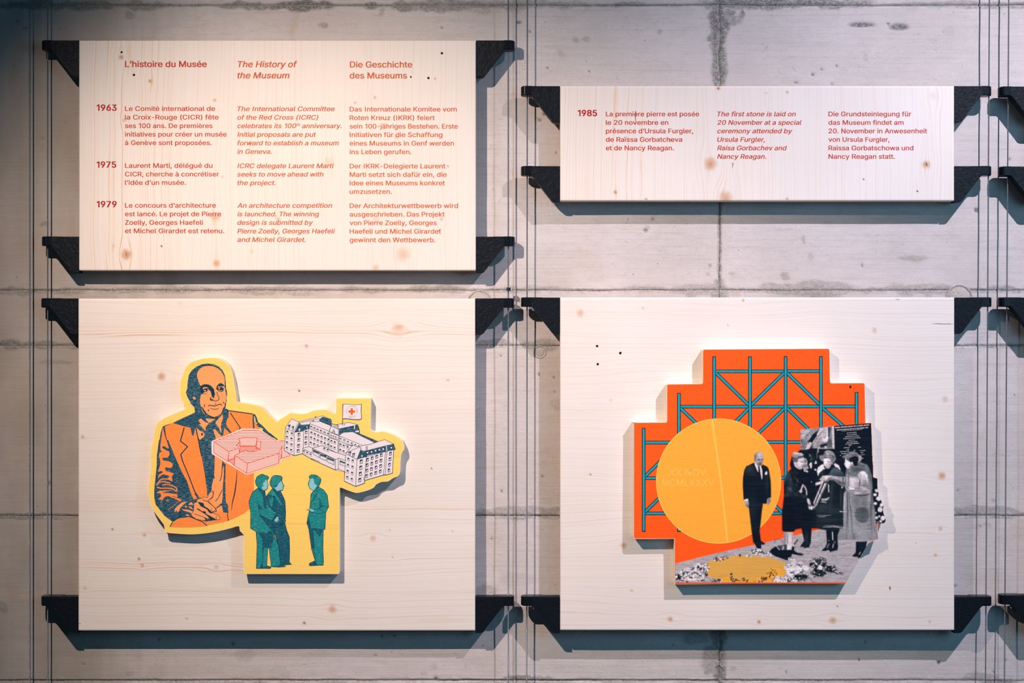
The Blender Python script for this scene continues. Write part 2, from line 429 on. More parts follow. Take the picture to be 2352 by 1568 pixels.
# ------------------------------------------------------------------ display panels
def board(parent, x0, x1, y0, y1, h, thick, vertical, bands, knots, tans, seam=None, seed=1):
    """solid spruce board; front face carries its growth-ring field as attributes. x/y in photo pixels on the front plane"""
    step = 3.0
    nx = int((x1 - x0) / step) + 3; ny = int((y1 - y0) / step) + 3
    xs = np.concatenate([[x0], np.linspace(x0 + 1.2, x1 - 1.2, nx - 2), [x1]])
    ys = np.concatenate([[y0], np.linspace(y0 + 1.2, y1 - 1.2, ny - 2), [y1]])
    X, Y = np.meshgrid(xs, ys)
    v = X if vertical else Y; u = Y if vertical else X
    g = v + (fbm(u / 420, v / 110, seed, 3) - 0.5) * 34 + (fbm(u / 90, v / 30, seed + 9, 2) - 0.5) * 1.6
    e = np.full_like(X, 0.05) + 0.10 * sst(0.5, 0.75, fbm(u / 500, v / 34, seed + 4, 2))
    for b in bands:
        c, w, a = b[:3]
        lim = b[3] if len(b) > 3 else None
        m = a * np.exp(-((v + (fbm(u / 300, v * 0 + c, seed + 2, 2) - 0.5) * 9 - c) / w) ** 2)
        if lim: m = m * sst(lim[0] - 60, lim[0] + 60, u) * sst(lim[1] + 60, lim[1] - 60, u)
        e = np.maximum(e, m)
    if seam:
        for sx in seam:
            g = g + np.where(v > sx, 777.0, 0)
            e = np.where(v > sx, e * 0.8, e)
    k = np.zeros_like(X); kd = np.zeros_like(X); kc = np.zeros_like(X)
    for kx, ky, r, a in knots:
        d = np.sqrt((X - kx) ** 2 + (Y - ky) ** 2)
        dv = (X - kx) if vertical else (Y - ky)
        du = (Y - ky) if vertical else (X - kx)
        q = np.exp(-(dv / (2.2 * r + 3)) ** 2 - (du / (3.6 * r + 5)) ** 2)
        g = g - dv * q * 0.9
        e = e + 0.18 * q * (r / 10)
        ww = (fbm(X / 7, Y / 7, seed + 6, 2) - 0.5) * 0.5
        m = a * sst(1.7, 0.35, d / r + ww)
        kd = np.where(m > k, d, kd); k = np.maximum(k, np.minimum(m * 1.15, 0.95))
        kc = np.maximum(kc, a * a * sst(max(r * 0.45, 2.6), 0, d + ww * r) * (0.9 if r < 5 else 0.45))
    tn = np.zeros_like(X)
    for tx, ty, rx, ry, a in tans:
        q = np.sqrt(((X - tx) / rx) ** 2 + ((Y - ty) / ry) ** 2) + (fbm(X / 20, Y / 20, seed + 8, 2) - 0.5) * 0.4
        tn = np.maximum(tn, a * sst(1.1, 0.6, q))
    hh = np.full_like(X, float(h)); hh[0, :] -= 1.2; hh[-1, :] -= 1.2; hh[:, 0] -= 1.2; hh[:, -1] -= 1.2
    kk = (DP - h) / DP * S
    P = np.stack([(X - CX) * kk, -hh * S, Z0 + (CY - Y) * kk], -1)
    o = grid_mesh('board', P, nx, ny, M['wood_v'] if vertical else M['wood_h'],
                  {'g': g, 'e': np.clip(e, 0, 1), 'k': np.clip(k, 0, 1), 'kd': kd, 'kc': kc, 'tan': tn}, parent)
    # sides and back, as one solid with the face
    bm_v = []; 
    import bmesh
    bm = bmesh.new(); bm.from_mesh(o.data)
    be = [ed for ed in bm.edges if ed.is_boundary]
    r = bmesh.ops.extrude_edge_only(bm, edges=be)
    nv = [q for q in r['geom'] if isinstance(q, bmesh.types.BMVert)]
    for q in nv: q.co.y = -(h - thick) * S
    nf = [q for q in r['geom'] if isinstance(q, bmesh.types.BMFace)]
    o.data.materials.append(M['edge'])
    for q in nf: q.material_index = 1; q.smooth = False
    bme = [ed for ed in bm.edges if ed.is_boundary]
    try:
        fr = bmesh.ops.edgeloop_fill(bm, edges=bme)
        for q in fr['faces']: q.material_index = 1; q.smooth = False
    except Exception: pass
    bmesh.ops.recalc_face_normals(bm, faces=bm.faces)
    bm.to_mesh(o.data); bm.free()
    return o

def ngon(name, polys, mat, parent, h, jitter=0):
    """flat polygons [(pts)] in photo pixels on plane h"""
    vs, fs = [], []
    for pts in polys:
        b = len(vs); vs += [W(x, y, h) for x, y in pts]
        tri = tessellate_polygon([[Vector((x, -y, 0)) for x, y in pts]])
        fs += [tuple(b + i for i in t_) for t_ in tri]
    return mesh_obj(name, vs, fs, mat, parent)

def blob(cx, cy, r, seed, n=12):
    rnd = random.Random(seed)
    return [(cx + r * (0.8 + 0.4 * rnd.random()) * math.cos(2 * math.pi * k / n),
             cy + r * (0.8 + 0.4 * rnd.random()) * math.sin(2 * math.pi * k / n)) for k in range(n)]

def holes(parent, lst, h, mat='hole'):
    for x, y, r in lst:
        ngon('knot_hole', [blob(x, y, r, int(x * 7 + y))], M[mat], parent, h + 0.35)

def prism(prof, h0, h1, bev=1.0):
    """prof: (x,y) wall coords polygon -> solid with small chamfer on the front rim"""
    n = len(prof)
    cx = sum(p[0] for p in prof) / n; cy = sum(p[1] for p in prof) / n
    def ins(p, d):
        dx, dy = p[0] - cx, p[1] - cy; l = math.hypot(dx, dy) or 1
        return (p[0] - dx / l * d, p[1] - dy / l * d)
    vs = [L(*p, h0) for p in prof] + [L(*p, h1 - bev) for p in prof] + [L(*ins(p, bev), h1) for p in prof]
    fs = []
    for k in range(n):
        a, b = k, (k + 1) % n
        fs.append((a, b, n + b, n + a)); fs.append((n + a, n + b, 2 * n + b, 2 * n + a))
    fs.append(tuple(range(n - 1, -1, -1)))
    fs.append(tuple(range(2 * n, 3 * n)))
    return vs, fs

def cyl(cx, cy0, cy1, r, h, n=16):
    vs = [L(cx + r * math.cos(2 * math.pi * k / n), y, h + r * math.sin(2 * math.pi * k / n)) for y in (cy0, cy1) for k in range(n)]
    fs = [(k, (k + 1) % n, n + (k + 1) % n, n + k) for k in range(n)] + [tuple(range(n - 1, -1, -1)), tuple(range(n, 2 * n))]
    return vs, fs

def bracket(parent, xe, ye, side, h, cable_x):
    """forged bracket at the board corner (photo pixel xe, ye on the board front) reaching out to the cable"""
    k = (DP - h) / DP
    xw = CX + (xe - CX) * k; yw = CY + (ye - CY) * k          # wall coordinates of the corner
    H1, H0 = h - 3, h - 33
    tri = [(0, 0), (64, 0), (66, 3), (65, 20), (62, 22), (17, 80), (12, 82), (0, 82)]
    prof = [(xw + side * u, yw + v_) for u, v_ in tri]
    if side < 0: prof = prof[::-1]
    v1, f1 = prism(prof, H0 + 4, H1 + 0.6, 1.4)
    br = mesh_obj('bracket', v1, f1, M['iron'], parent)
    # arm: thick flat bar with a round end, seen from the front 21 px tall
    hm = (H0 + H1) / 2; half = (H1 - H0) / 2 + 0.5
    ue = 88 - half * 0.62
    pts = [(40, hm - half), (40, hm + half - 3), (61, hm + half - 3), (64, hm + half)]
    for q in range(13):
        a = math.pi / 2 - math.pi * q / 12
        pts.append((ue + half * 0.62 * math.cos(a), hm + half * math.sin(a)))
    vs, fs = [], []
    n = len(pts)
    for inset, y in ((1.5, 0.0), (0, 1.5), (0, 19.8), (1.5, 21.3)):
        for u, hh in pts:
            uu = u - (inset if u > 66 else 0)
            h2 = hm + (hh - hm) * (1 - inset / half)
            vs.append(L(xw + side * uu, yw - 0.6 + y, h2))
    for lv in range(3):
        for q in range(n):
            a, b = lv * n + q, lv * n + (q + 1) % n
            fs.append((a, b, b + n, a + n))
    fs.append(tuple(range(n - 1, -1, -1))); fs.append(tuple(range(3 * n, 4 * n)))
    arm = mesh_obj('clamp_arm', vs, fs, M['iron_smooth'], br)
    return br

CABLE_H = 36.0
def panel(name_label, x0, x1, y0, y1, h, cl, cr, **kw):
    root = empty('display_panel', W((x0 + x1) / 2, (y0 + y1) / 2, h - 15))
    tag(root, name_label, 'panel', 'timeline panels hung on the steel cables')
    board(root, x0, x1, y0, y1, h, 30, **kw)
    return root

def brackets(root, x0, x1, ys, h, cl, cr, left=True, right=True):
    for y in ys:
        if left: bracket(root, x0 - 0.5, y, -1, h, cl)
        if right: bracket(root, x1 + 0.5, y, 1, h, cr)

def cab_wall(px):         # photo x of a cable -> wall x
    return CX + (px - CX) * (DP - CABLE_H) / DP
CAB = {n: cab_wall(p) for n, p in dict(a=68.5, b=109.5, c=1167.5, d=1210.5, e=2268, f=2312).items()}

HL, HR = 53.0, 58.0
p_tl = panel('upper left pine panel with the museum history text in three columns of orange lettering', 181.5, 1093, 93, 621, HL, 0, 0,
    vertical=True, seed=11, seam=[393],
    bands=[(200,16,.30),(222,10,.34),(248,4,.7),(262,3,.5),(278,4,.85),(298,3,.5),(325,4,.8),(333,5,.6),(350,6,.5),(370,14,.42),(388,6,.35),(575,8,.22),(620,10,.2),(740,5,.18),(1085,3,.3)],
    knots=[(291,584,10,1),(497,605,7,.7),(925,584,14,.45),(345,186,4,1),(278,131,5,.9),(861,224,3,.8),(816,236,3,.6),(495,498,9,.6),(755,372,10,.28),(863,614,6,.5),(1014,503,4,.6),
           (286,276,4,.6),(493,230,3,.8),(640,503,5,.5),(864,503,8,.35),(912,315,4,.5),(260,565,3,.4),(371,565,2.4,1),(999,181,2.2,.7),(578,577,3,.35),(1029,382,1.8,.9),(511,406,2,.9),(575,329,3,.6),(425,250,3,.6)],
    tans=[(298,118,5,30,.5),(303,150,4,26,.4),(280,110,2,16,.35),(947,163,4,9,.3)])
p_bl = panel('lower left pine panel carrying the yellow cutout with the man and the buildings', 180, 1091.5, 685.5, 1448, HL, 0, 0,
    vertical=False, seed=23,
    bands=[(748,7,.42),(757,4,.5),(766,4,.85,(180,420)),(764,5,.6),(822,3,.14),(1147,3,.7,(180,380)),(1156,3,.7,(180,380)),(1164,3,.75,(180,380)),(1170,9,.34,(780,1090)),(1264,4,.3),(1283,3,.35),
           (1296,4,.75,(180,600)),(1304,4,.7,(180,600)),(1313,4,.6,(180,600)),(1358,4,.5),(1385,7,.22),(1420,6,.22),(1140,6,.2),(1010,8,.12),(1090,8,.12)],
    knots=[(913,757,13,.34),(371,864,8,.8),(704,795,3.5,.7),(687,897,2.6,1),(190,1003,4,.7),(258,1215,2.2,1),(332,1228,4,.7),(319,1283,3,.9),(327,1298,3,.8),(763,1399,8,.6),(699,1430,3.6,1),
           (857,1236,6,.5),(1029,873,2.6,.7),(429,1420,2.6,.5),(195,1350,3,.7),(991,1075,1.8,.9),(895,1217,1.8,.5),(1040,1219,1.8,.5),(902,1279,2,.6),(413,697,5,.2),(497,1302,5,.5)],
    tans=[(1020,1425,70,6,.2),(760,1415,40,4,.2),(250,1430,60,5,.18)])
p_tr = panel('low upper right pine panel with the 1985 first stone text in red lettering', 1286.5, 2191.5, 197.5, 461, HR, 0, 0,
    vertical=True, seed=35,
    bands=[(1318,14,.34),(1345,14,.36),(1372,12,.36),(1394,6,.4),(1414,7,.5),(1441,4,.75),(1475,8,.3),(1505,8,.25),(1568,4,.3),(1602,6,.35),(1618,5,.3),(1700,18,.25),(1760,8,.2),(1870,24,.2),(1935,9,.3),(1952,6,.3),(2010,8,.2),(2135,10,.3),(2158,6,.35),(2180,8,.35)],
    knots=[(1632,376,12,.8),(2128,378,8,.9),(1667,454,13,.7),(1650,203,4,1),(1413,441,4,.9),(1484,457,2.4,.9),(1808,212,2.4,.9),(1808,456,2.4,.9),(1984,411,1.8,1),(2107,439,2.2,1),(1683,377,1.6,.9),(1540,322,4,.5),(2143,220,8,.2),(1760,213,1.8,.7)],
    tans=[(1414,230,9,34,.35),(1416,262,7,14,.3),(1473,380,3,22,.4),(1600,300,22,20,.12)])
p_br = panel('lower right pine panel carrying the orange stepped cutout with the black and white photograph', 1286.5, 2192, 683, 1447, HR, 0, 0,
    vertical=False, seed=47,
    bands=[(700,8,.14),(742,6,.14),(1062,8,.25,(1280,1450)),(1090,8,.25,(1280,1450)),(1163,8,.22,(1280,1450)),(1405,5,.25),(1422,5,.32),(1436,5,.3),(1380,6,.18),(870,10,.10),(820,6,.14),(1270,6,.14)],
    knots=[(1333,719,7,.6),(2009,758,5,.6),(2163,1092,8,.85),(1432,1252,6,.8),(2044,1350,2.4,1),(1923,1392,2,.9),(1913,1424,7,.7),(1743,1428,4,1),(1540,1421,5,.8),(2160,1214,4,.7),(2149,1274,3,.7),(2171,916,6,.5),
           (1356,1089,1.8,1),(1707,689,2.4,.9),(1672,746,2,.5),(1477,708,2,.6),(1451,1356,3,.6),(2103,1247,2,.4),(2135,1428,3,.6),(1403,919,4,.3)],
    tans=[(1555,820,60,22,.10)])

brackets(p_tl, 181.5, 1093, (92, 543), HL, CAB['b'], CAB['c'])
brackets(p_bl, 180, 1091.5, (685, 1371), HL, CAB['b'], CAB['c'])
brackets(p_tr, 1286.5, 2191.5, (197, 381), HR, CAB['d'], CAB['e'])
brackets(p_br, 1286.5, 2192, (683, 1371), HR, CAB['d'], CAB['e'])
# the next column of panels begins just outside the frame: only its brackets reach into view
for lab, y0, y1, ys, sd in (('pine panel cut off by the right edge, only its two upper black brackets in view', 197.5, 462, (198, 382), 71),
                    ('pine panel cut off by the right edge, only its two lower black brackets in view', 683, 1449, (683, 1368), 83)):
    x0 = 2389
    r = panel(lab, x0, 2860, y0, y1, HR, 0, 0, vertical=(sd == 71), seed=sd, bands=[(2450, 9, .3), (2560, 20, .2), (900, 10, .3)], knots=[(2500, y0 + 90, 8, .6)], tans=[])
    brackets(r, x0, 2860, ys, HR, CAB['f'], CAB['f'] + 1058)

holes(p_tl, [(279,120,2.6),(307.5,172,2.8),(1015,122,2.8),(984,179,2.8),(943.5,176.5,2),(371,565,1.3)], HL)
holes(p_br, [(1371.5,794.5,2.8),(1425,810.5,2.9),(1373,836,2.9)], HR)
holes(p_tr, [(1984,411.5,1.3),(1650,203,1.2),(2107.5,439,1.5),(2128,377,1.5)], HR, 'brown')
holes(p_bl, [(687,897.5,1.4),(258,1215,1.2),(699,1430,1.6)], HL, 'brown')
# drying cracks
def crack(parent, pts, w, h, mat='hole'):
    n = len(pts)
    up = [(x, y - w * (0.3 if k in (0, n - 1) else 1) / 2) for k, (x, y) in enumerate(pts)]
    dn = [(x, y + w * (0.3 if k in (0, n - 1) else 1) / 2) for k, (x, y) in enumerate(pts)]
    ngon('drying_crack', [up + dn[::-1]], M[mat], parent, h + 0.3)
crack(p_br, [(2140,743.5),(2152,743),(2165,744),(2180,743.6),(2191,744.4)], 0.9, HR)
crack(p_br, [(2056,687.5),(2062,687),(2067,687.6)], 0.9, HR)
crack(p_bl, [(180.5,1431),(183,1431.6),(186,1431)], 1.0, HL, 'brown')
crack(p_tl, [(1004,531),(1009,528),(1014,524)], 1.2, HL, 'brown')
def vcrack(parent, pts, w, h, mat='brown'):
    a = [(x - w * (0.3 if k in (0, len(pts) - 1) else 1) / 2, y) for k, (x, y) in enumerate(pts)]
    b = [(x + w * (0.3 if k in (0, len(pts) - 1) else 1) / 2, y) for k, (x, y) in enumerate(pts)]
    ngon('drying_crack', [a + b[::-1]], M[mat], parent, h + 0.45)
vcrack(p_tr, [(1460,254),(1460.6,262),(1459.5,270),(1461,280)], 1.4, HR)
vcrack(p_tr, [(1683,373),(1683,377),(1682.4,386)], 1.0, HR)
vcrack(p_tr, [(2127,372),(2128,378),(2131,381)], 1.6, HR)
vcrack(p_br, [(2044,1346),(2044.6,1350),(2044,1355)], 2.4, HR)
vcrack(p_tl, [(289,578),(290,584),(292,590)], 1.4, HL)

# ------------------------------------------------------------------ cables
def cable(x, label, slant=0.0):
    r = 1.55; n = 10
    vs, fs = [], []
    ys = [-900 + 40 * k for k in range(84)]
    for i, y in enumerate(ys):
        for k in range(n):
            a = 2 * math.pi * k / n
            vs.append(L(x + slant * (y - 784) / 784 + r * math.cos(a), y, CABLE_H + r * math.sin(a)))
    for i in range(len(ys) - 1):
        for k in range(n):
            a, b = i * n + k, i * n + (k + 1) % n
            fs.append((a, b, b + n, a + n))
    o = mesh_obj('steel_cable', vs, fs, M['steel'], smooth=True)
    tag(o, label, 'cable', 'vertical steel cables carrying the panels')
    return o
cable(CAB['a'], 'bare vertical steel cable nearest the left edge of the photo')
cable(CAB['b'], 'vertical steel cable threaded through the left brackets of the left panels')
c_c = cable(CAB['c'], 'vertical steel cable through the right brackets of the left panels, with a small clamp')
cable(CAB['d'], 'vertical steel cable through the left brackets of the right panels', -0.8)
cable(CAB['e'], 'vertical steel cable through the right brackets of the right panels', -4.5)
cable(CAB['f'], 'vertical steel cable nearest the right edge of the photo', -5.0)
y_c = CY + (664 - CY) * (DP - CABLE_H) / DP
v1, f1 = box(CAB['c'] - 4.2, CAB['c'] + 6.4, y_c - 4, y_c + 4, CABLE_H - 5, CABLE_H + 5)
st = mesh_obj('cable_stop', v1, f1, M['bright'], c_c)
bv = st.modifiers.new('b', 'BEVEL'); bv.width = 0.0006; bv.segments = 2
v1, f1 = cyl(CAB['c'] + 3, y_c - 2, y_c + 2, 2, CABLE_H + 4.6, 10)
mesh_obj('grub_screw', v1, f1, M['hole'], st)

# ------------------------------------------------------------------ lettering
import os
try:
    FONT = bpy.data.fonts.load(os.path.join(bpy.utils.system_resource('DATAFILES'), 'fonts', 'Inter.woff2'))
except Exception:
    FONT = None
_tc = {}
from mathutils.geometry import delaunay_2d_cdt
def glyphs(text, weight, shear):
    """one line at size 1: its outlines filled by winding number -> verts (x, y, 0), triangles"""
    key = (text, shear)
    if key in _tc: return _tc[key]
    c = bpy.data.curves.new('line', 'FONT'); c.body = text
    if FONT: c.font = FONT
    c.size = 1; c.resolution_u = 3; c.fill_mode = 'NONE'
    if FONT:
        for i, ch in enumerate(text):
            k = 0
            if ch == '1': k -= 9
            if ch == 'I': k -= 5
            if i + 1 < len(text) and text[i + 1] == 'I': k -= 4
            if ch == '-' or (i + 1 < len(text) and text[i + 1] == '-'): k -= 4
            if k: c.body_format[i].kerning = k
    o = bpy.data.objects.new('line', c); col.objects.link(o)
    me = bpy.data.meshes.new_from_object(o.evaluated_get(bpy.context.evaluated_depsgraph_get()))
    vs = [(v.co.x, v.co.y) for v in me.vertices]; es = [tuple(e.vertices) for e in me.edges]
    bpy.data.objects.remove(o); bpy.data.curves.remove(c); bpy.data.meshes.remove(me)
    # closed loops, in order
    loops, cur = [], []
    for a_, b_ in es:
        cur.append(a_)
        if cur and b_ == cur[0]: loops.append(cur); cur = []
    out = []
    for lp in loops:
        P_ = [vs[i] for i in lp]
        x0, x1 = min(p[0] for p in P_), max(p[0] for p in P_); y0, y1 = min(p[1] for p in P_), max(p[1] for p in P_)
        if FONT and '1' in text and len(P_) == 4 and abs(y0) < 0.01 and y1 < 0.09 and x1 - x0 > 0.25: continue      # foot of the figure one
        if FONT and 'I' in text and len(P_) == 12 and x1 - x0 < 0.26 and y1 - y0 > 0.45 and P_[0][0] == x0:
            m_ = (x0 + x1) / 2; P_ = [(m_ - .033, y0), (m_ - .033, y1), (m_ + .033, y1), (m_ + .033, y0)]         # plain capital I
        out.append([p for i, p in enumerate(P_) if abs(p[0] - P_[i - 1][0]) + abs(p[1] - P_[i - 1][1]) > 1e-6])
    V_, E_ = [], []
    for lp in out:
        k = len(V_); n = len(lp); V_ += [Vector(p) for p in lp]; E_ += [(k + i, k + (i + 1) % n) for i in range(n)]
    if not V_: _tc[key] = ([], []); return _tc[key]
    rv, re_, rf, *_ = delaunay_2d_cdt(V_, E_, [], 0, 1e-7)
    A = np.array([(p.x, p.y) for lp in [V_] for p in lp]); ea = np.array(E_)
    x0, y0 = A[ea[:, 0]].T; x1, y1 = A[ea[:, 1]].T
    R_ = np.array([(p.x, p.y) for p in rv]); F_ = np.array([f for f in rf if len(f) == 3])
    Cn = R_[F_].mean(1)
    wn = np.zeros(len(F_), int)
    for q in range(0, len(F_), 4000):
        cx_, cy_ = Cn[q:q + 4000, 0][:, None], Cn[q:q + 4000, 1][:, None]
        side = (x1 - x0) * (cy_ - y0) - (cx_ - x0) * (y1 - y0)
        wn[q:q + 4000] = ((y0 <= cy_) & (y1 > cy_) & (side > 0)).sum(1) - ((y0 > cy_) & (y1 <= cy_) & (side < 0)).sum(1)
    F_ = F_[wn != 0]
    _tc[key] = ([(x + shear * y, y, 0.0) for x, y in R_.tolist()], [tuple(f) for f in F_.tolist()])
    return _tc[key]

CAP = max(v[1] for v in glyphs('H', 0, 0)[0])      # cap height of the font at size 1

def lettering(name, lines, mat, parent, h, em, weight=0.03, shear=0.0, rot=0.0, lab=None):
    """lines: (text, x0, x1 or None, baseline) in photo pixels"""
    V, F = [], []
    for text, x0, x1, yb in lines:
        vs, fs = glyphs(text, 0, shear)
        if not vs: continue
        us_ = {i for f in fs for i in f}
        a = min(vs[i][0] for i in us_); b = max(vs[i][0] for i in us_)
        s = em if x1 is None else (x1 - x0) / (b - a)
        cr, sr = math.cos(rot), math.sin(rot)
        vy = em / CAP
        wt = weight * em
        s *= 1 - 2 * wt / max((b - a) * s, 1)
        # the medium weight: the thin outline laid down four times, a hair apart
        for q, (ox, oy) in enumerate(((0, 0), (2, 0), (0, 1), (2, 1)) if weight else ((0, 0),)):
            k = len(V)
            for x, y, lf in vs:
                dx, dy = (x - a) * s + ox * wt, -y * vy - oy * wt * 0.8
                V.append(W(x0 + dx * cr - dy * sr, yb + dx * sr + dy * cr, h + q * 0.03))
            F += [tuple(k + i for i in f) for f in fs]
    o = mesh_obj(name, V, F, mat, parent)
    if lab: o['label'] = lab
    return o

def letter_ink(name, c):
    t = NT(name, 0.6, 0.2)
    n = t.noise(t.coord((30, 1, 300)), 1, 3)
    return t.col(t.mix(t.ramp(n, 0.45, 0.8, 0, 0.35), c, tuple(v * 1.12 + 0.01 for v in c)))
M['ink_year'] = letter_ink('dark_red_lettering_ink', lin(168, 18, 26))
M['ink_fr'] = letter_ink('red_orange_ink_least_lit', lin(184, 52, 28))  # column inks step towards orange; the lamplight across the board is painted in
M['ink_en'] = letter_ink('orange_ink_more_lit', lin(196, 84, 42))
M['ink_de'] = letter_ink('light_orange_ink_most_lit', lin(198, 88, 46))
M['ink_r'] = letter_ink('brick_red_lettering_ink', lin(186, 48, 30))
TH = HL + 0.12
lettering('heading', [('L’histoire du Musée', 287, 475, 154)], M['ink_fr'], p_tl, TH, 13.6, 0.04, lab='dark orange French heading')
lettering('heading', [('The History of', 546, 683, 154.3), ('the Museum', 545, 665, 180)], M['ink_en'], p_tl, TH, 13.6, 0.035, 0.2, lab='orange italic English heading')
lettering('heading', [('Die Geschichte', 803.5, 947, 155), ('des Museums', 803, 935, 180.3)], M['ink_de'], p_tl, TH, 13.6, 0.035, lab='orange German heading')
lettering('year', [('1963', 222, 268, 254.3)], M['ink_year'], p_tl, TH, 13.8, 0.05, lab='dark red 1963')
lettering('year', [('1975', 222, 267, 385)], M['ink_year'], p_tl, TH, 13.8, 0.05, lab='dark red 1975')
lettering('year', [('1979', 222, 268, 476)], M['ink_year'], p_tl, TH, 13.8, 0.05, lab='dark red 1979')
EMB = 10.5
def para(lines, x0, ends, bases, mat, parent, h, shear=0.0, lab=None, w=0.028):
    lettering('paragraph', [(t_, x0, e_, b_) for t_, e_, b_ in zip(lines, ends, bases)], mat, parent, h, EMB, w, shear, lab=lab)
para(['Le Comité international de', 'la Croix-Rouge (CICR) fête', 'ses 100 ans. De premières', 'initiatives pour créer un musée', 'à Genève sont proposées.'],
     287, [494, 502, 488, 520.5, 486], [254.7, 274.3, 294, 313.5, 333], M['ink_fr'], p_tl, TH)
para(['Laurent Marti, délégué du', 'CICR, cherche à concrétiser', 'l’idée d’un musée.'], 287, [488, 503, 427], [385.3, 405, 424.3], M['ink_fr'], p_tl, TH)
para(['Le concours d’architecture', 'est lancé. Le projet de Pierre', 'Zoelly, Georges Haefeli', 'et Michel Girardet est retenu.'],
     287, [496, 508, 466, 515], [476.7, 496.4, 516, 535.3], M['ink_fr'], p_tl, TH)
para(['The International Committee', 'of the Red Cross (ICRC)', 'celebrates its 100', 'Initial proposals are put', 'forward to establish a museum', 'in Geneva.'],
     545, [769, 731, 680.5, 726, 778, 624], [255.2, 274.7, 294.3, 314, 333.6, 353.2], M['ink_en'], p_tl, TH, 0.2)
lettering('superscript', [('th', 681.5, 689.5, 289.3)], M['ink_en'], p_tl, TH, 6, 0.03, 0.2)
para(['anniversary.'], 694, [784.5], [294.3], M['ink_en'], p_tl, TH, 0.2)
para(['ICRC delegate Laurent Marti', 'seeks to move ahead with', 'the project.'], 545, [767, 743, 633], [386, 405.4, 425], M['ink_en'], p_tl, TH, 0.2)
para(['An architecture competition', 'is launched. The winning', 'design is submitted by', 'Pierre Zoelly, Georges Haefeli', 'and Michel Girardet.'],
     545, [763, 733, 719, 769.5, 702], [477, 496.6, 516.2, 535.8, 555.4], M['ink_en'], p_tl, TH, 0.2)
para(['Das Internationale Komitee vom', 'Roten Kreuz (IKRK) feiert', 'sein 100-jähriges Bestehen. Erste', 'Initiativen für die Schaffung', 'eines Museums in Genf werden', 'ins Leben gerufen.'],
     803, [1049, 998.5, 1051.5, 1016, 1042.5, 945], [256, 275.6, 295.2, 314.6, 334.2, 353.9], M['ink_de'], p_tl, TH)
para(['Der IKRK-Delegierte Laurent', 'Marti setzt sich dafür ein, die', 'Idee eines Museums konkret', 'umzusetzen.'],
     803, [1023, 1026, 1022, 900], [386.6, 406, 425.5, 445], M['ink_de'], p_tl, TH)
para(['Der Architekturwettbewerb wird', 'ausgeschrieben. Das Projekt', 'von Pierre Zoelly, Georges', 'Haefeli und Michel Girardet', 'gewinnt den Wettbewerb.'],
     803, [1052, 1021, 1003, 1013, 1000], [477.6, 497.2, 516.8, 536.4, 556], M['ink_de'], p_tl, TH)
TH2 = HR + 0.12
lettering('year', [('1985', 1327, 1371.5, 266.7)], M['ink_year'], p_tr, TH2, 13.8, 0.05, lab='dark red 1985')
para(['La première pierre est posée', 'le 20 novembre en', 'présence d’Ursula Furgler,', 'de Raïssa Gorbatcheva', 'et de Nancy Reagan.'],
     1391.5, [1606, 1535, 1592, 1567, 1548], [267, 286.5, 306, 325.5, 345], M['ink_r'], p_tr, TH2)
para(['The first stone is laid on', '20 November at a special', 'ceremony attended by', 'Ursula Furgler,', 'Raisa Gorbachev and', 'Nancy Reagan.'],
     1647.5, [1828, 1841, 1820, 1757, 1807.5, 1760], [267, 286.5, 306, 325.5, 345, 364.5], M['ink_r'], p_tr, TH2, 0.2)
para(['Die Grundsteinlegung für', 'das Museum findet am', '20. November in Anwesenheit', 'von Ursula Furgler,', 'Raissa Gorbatschowa und', 'Nancy Reagan statt.'],
     1903, [2093, 2075.5, 2129.5, 2043, 2098, 2055.5], [267, 286.5, 306, 325.5, 345, 364.5], M['ink_r'], p_tr, TH2)

# ------------------------------------------------------------------ printed artwork on thick plywood cutouts
def C(spec, s):
    """'ox,oy,scale' crop frame + 'x,y x,y' in that crop -> photo pixels"""
    ox, oy, k = CROP[spec]
    return [(ox + float(a) / k, oy + float(b) / k) for a, b in (q.split(',') for q in s.split())]
CROP = {'P': (0, 0, 1), 'A': (330, 810, 7.84), 'B': (330, 1010, 7.84), 'F': (400, 820, 10.453), 'K': (470, 950, 11.2), 'G': (640, 900, 6.533),
        'H': (540, 1070, 6.03), 'R': (0, 1045, 3), 'M': (380, 1130, 15.68), 'N': (650, 940, 13.067), 'Q': (780, 980, 10.453), 'T': (570, 1080, 13.064),
        'U': (1430, 780, 3.7935), 'V': (1690, 960, 6.533), 'X': (1790, 1020, 10.453), 'Y': (1900, 1020, 10.453), 'X2': (1790, 1160, 10.453),
        'Y2': (1900, 1160, 10.453), 'E': (1830, 960, 13.067), 'D': (1690, 1030, 6.53), 'J': (1540, 1230, 9.046), 'J2': (1760, 1230, 9.046)}

def smooth(pts, n=3, closed=True):
    """Catmull-Rom through the points"""
    m = len(pts); out = []
    rng = range(m) if closed else range(m - 1)
    for i in rng:
        g = (lambda k: pts[k % m]) if closed else (lambda k: pts[min(max(k, 0), m - 1)])
        p0, p1, p2, p3 = g(i - 1), g(i), g(i + 1), g(i + 2)
        for j in range(n):
            t_ = j / n
            out.append(tuple(0.5 * (2 * p1[d] + (p2[d] - p0[d]) * t_ + (2 * p0[d] - 5 * p1[d] + 4 * p2[d] - p3[d]) * t_ ** 2 +
                                    (3 * p1[d] - p0[d] - 3 * p2[d] + p3[d]) * t_ ** 3) for d in (0, 1)))
    if not closed: out.append(pts[-1])
    return out

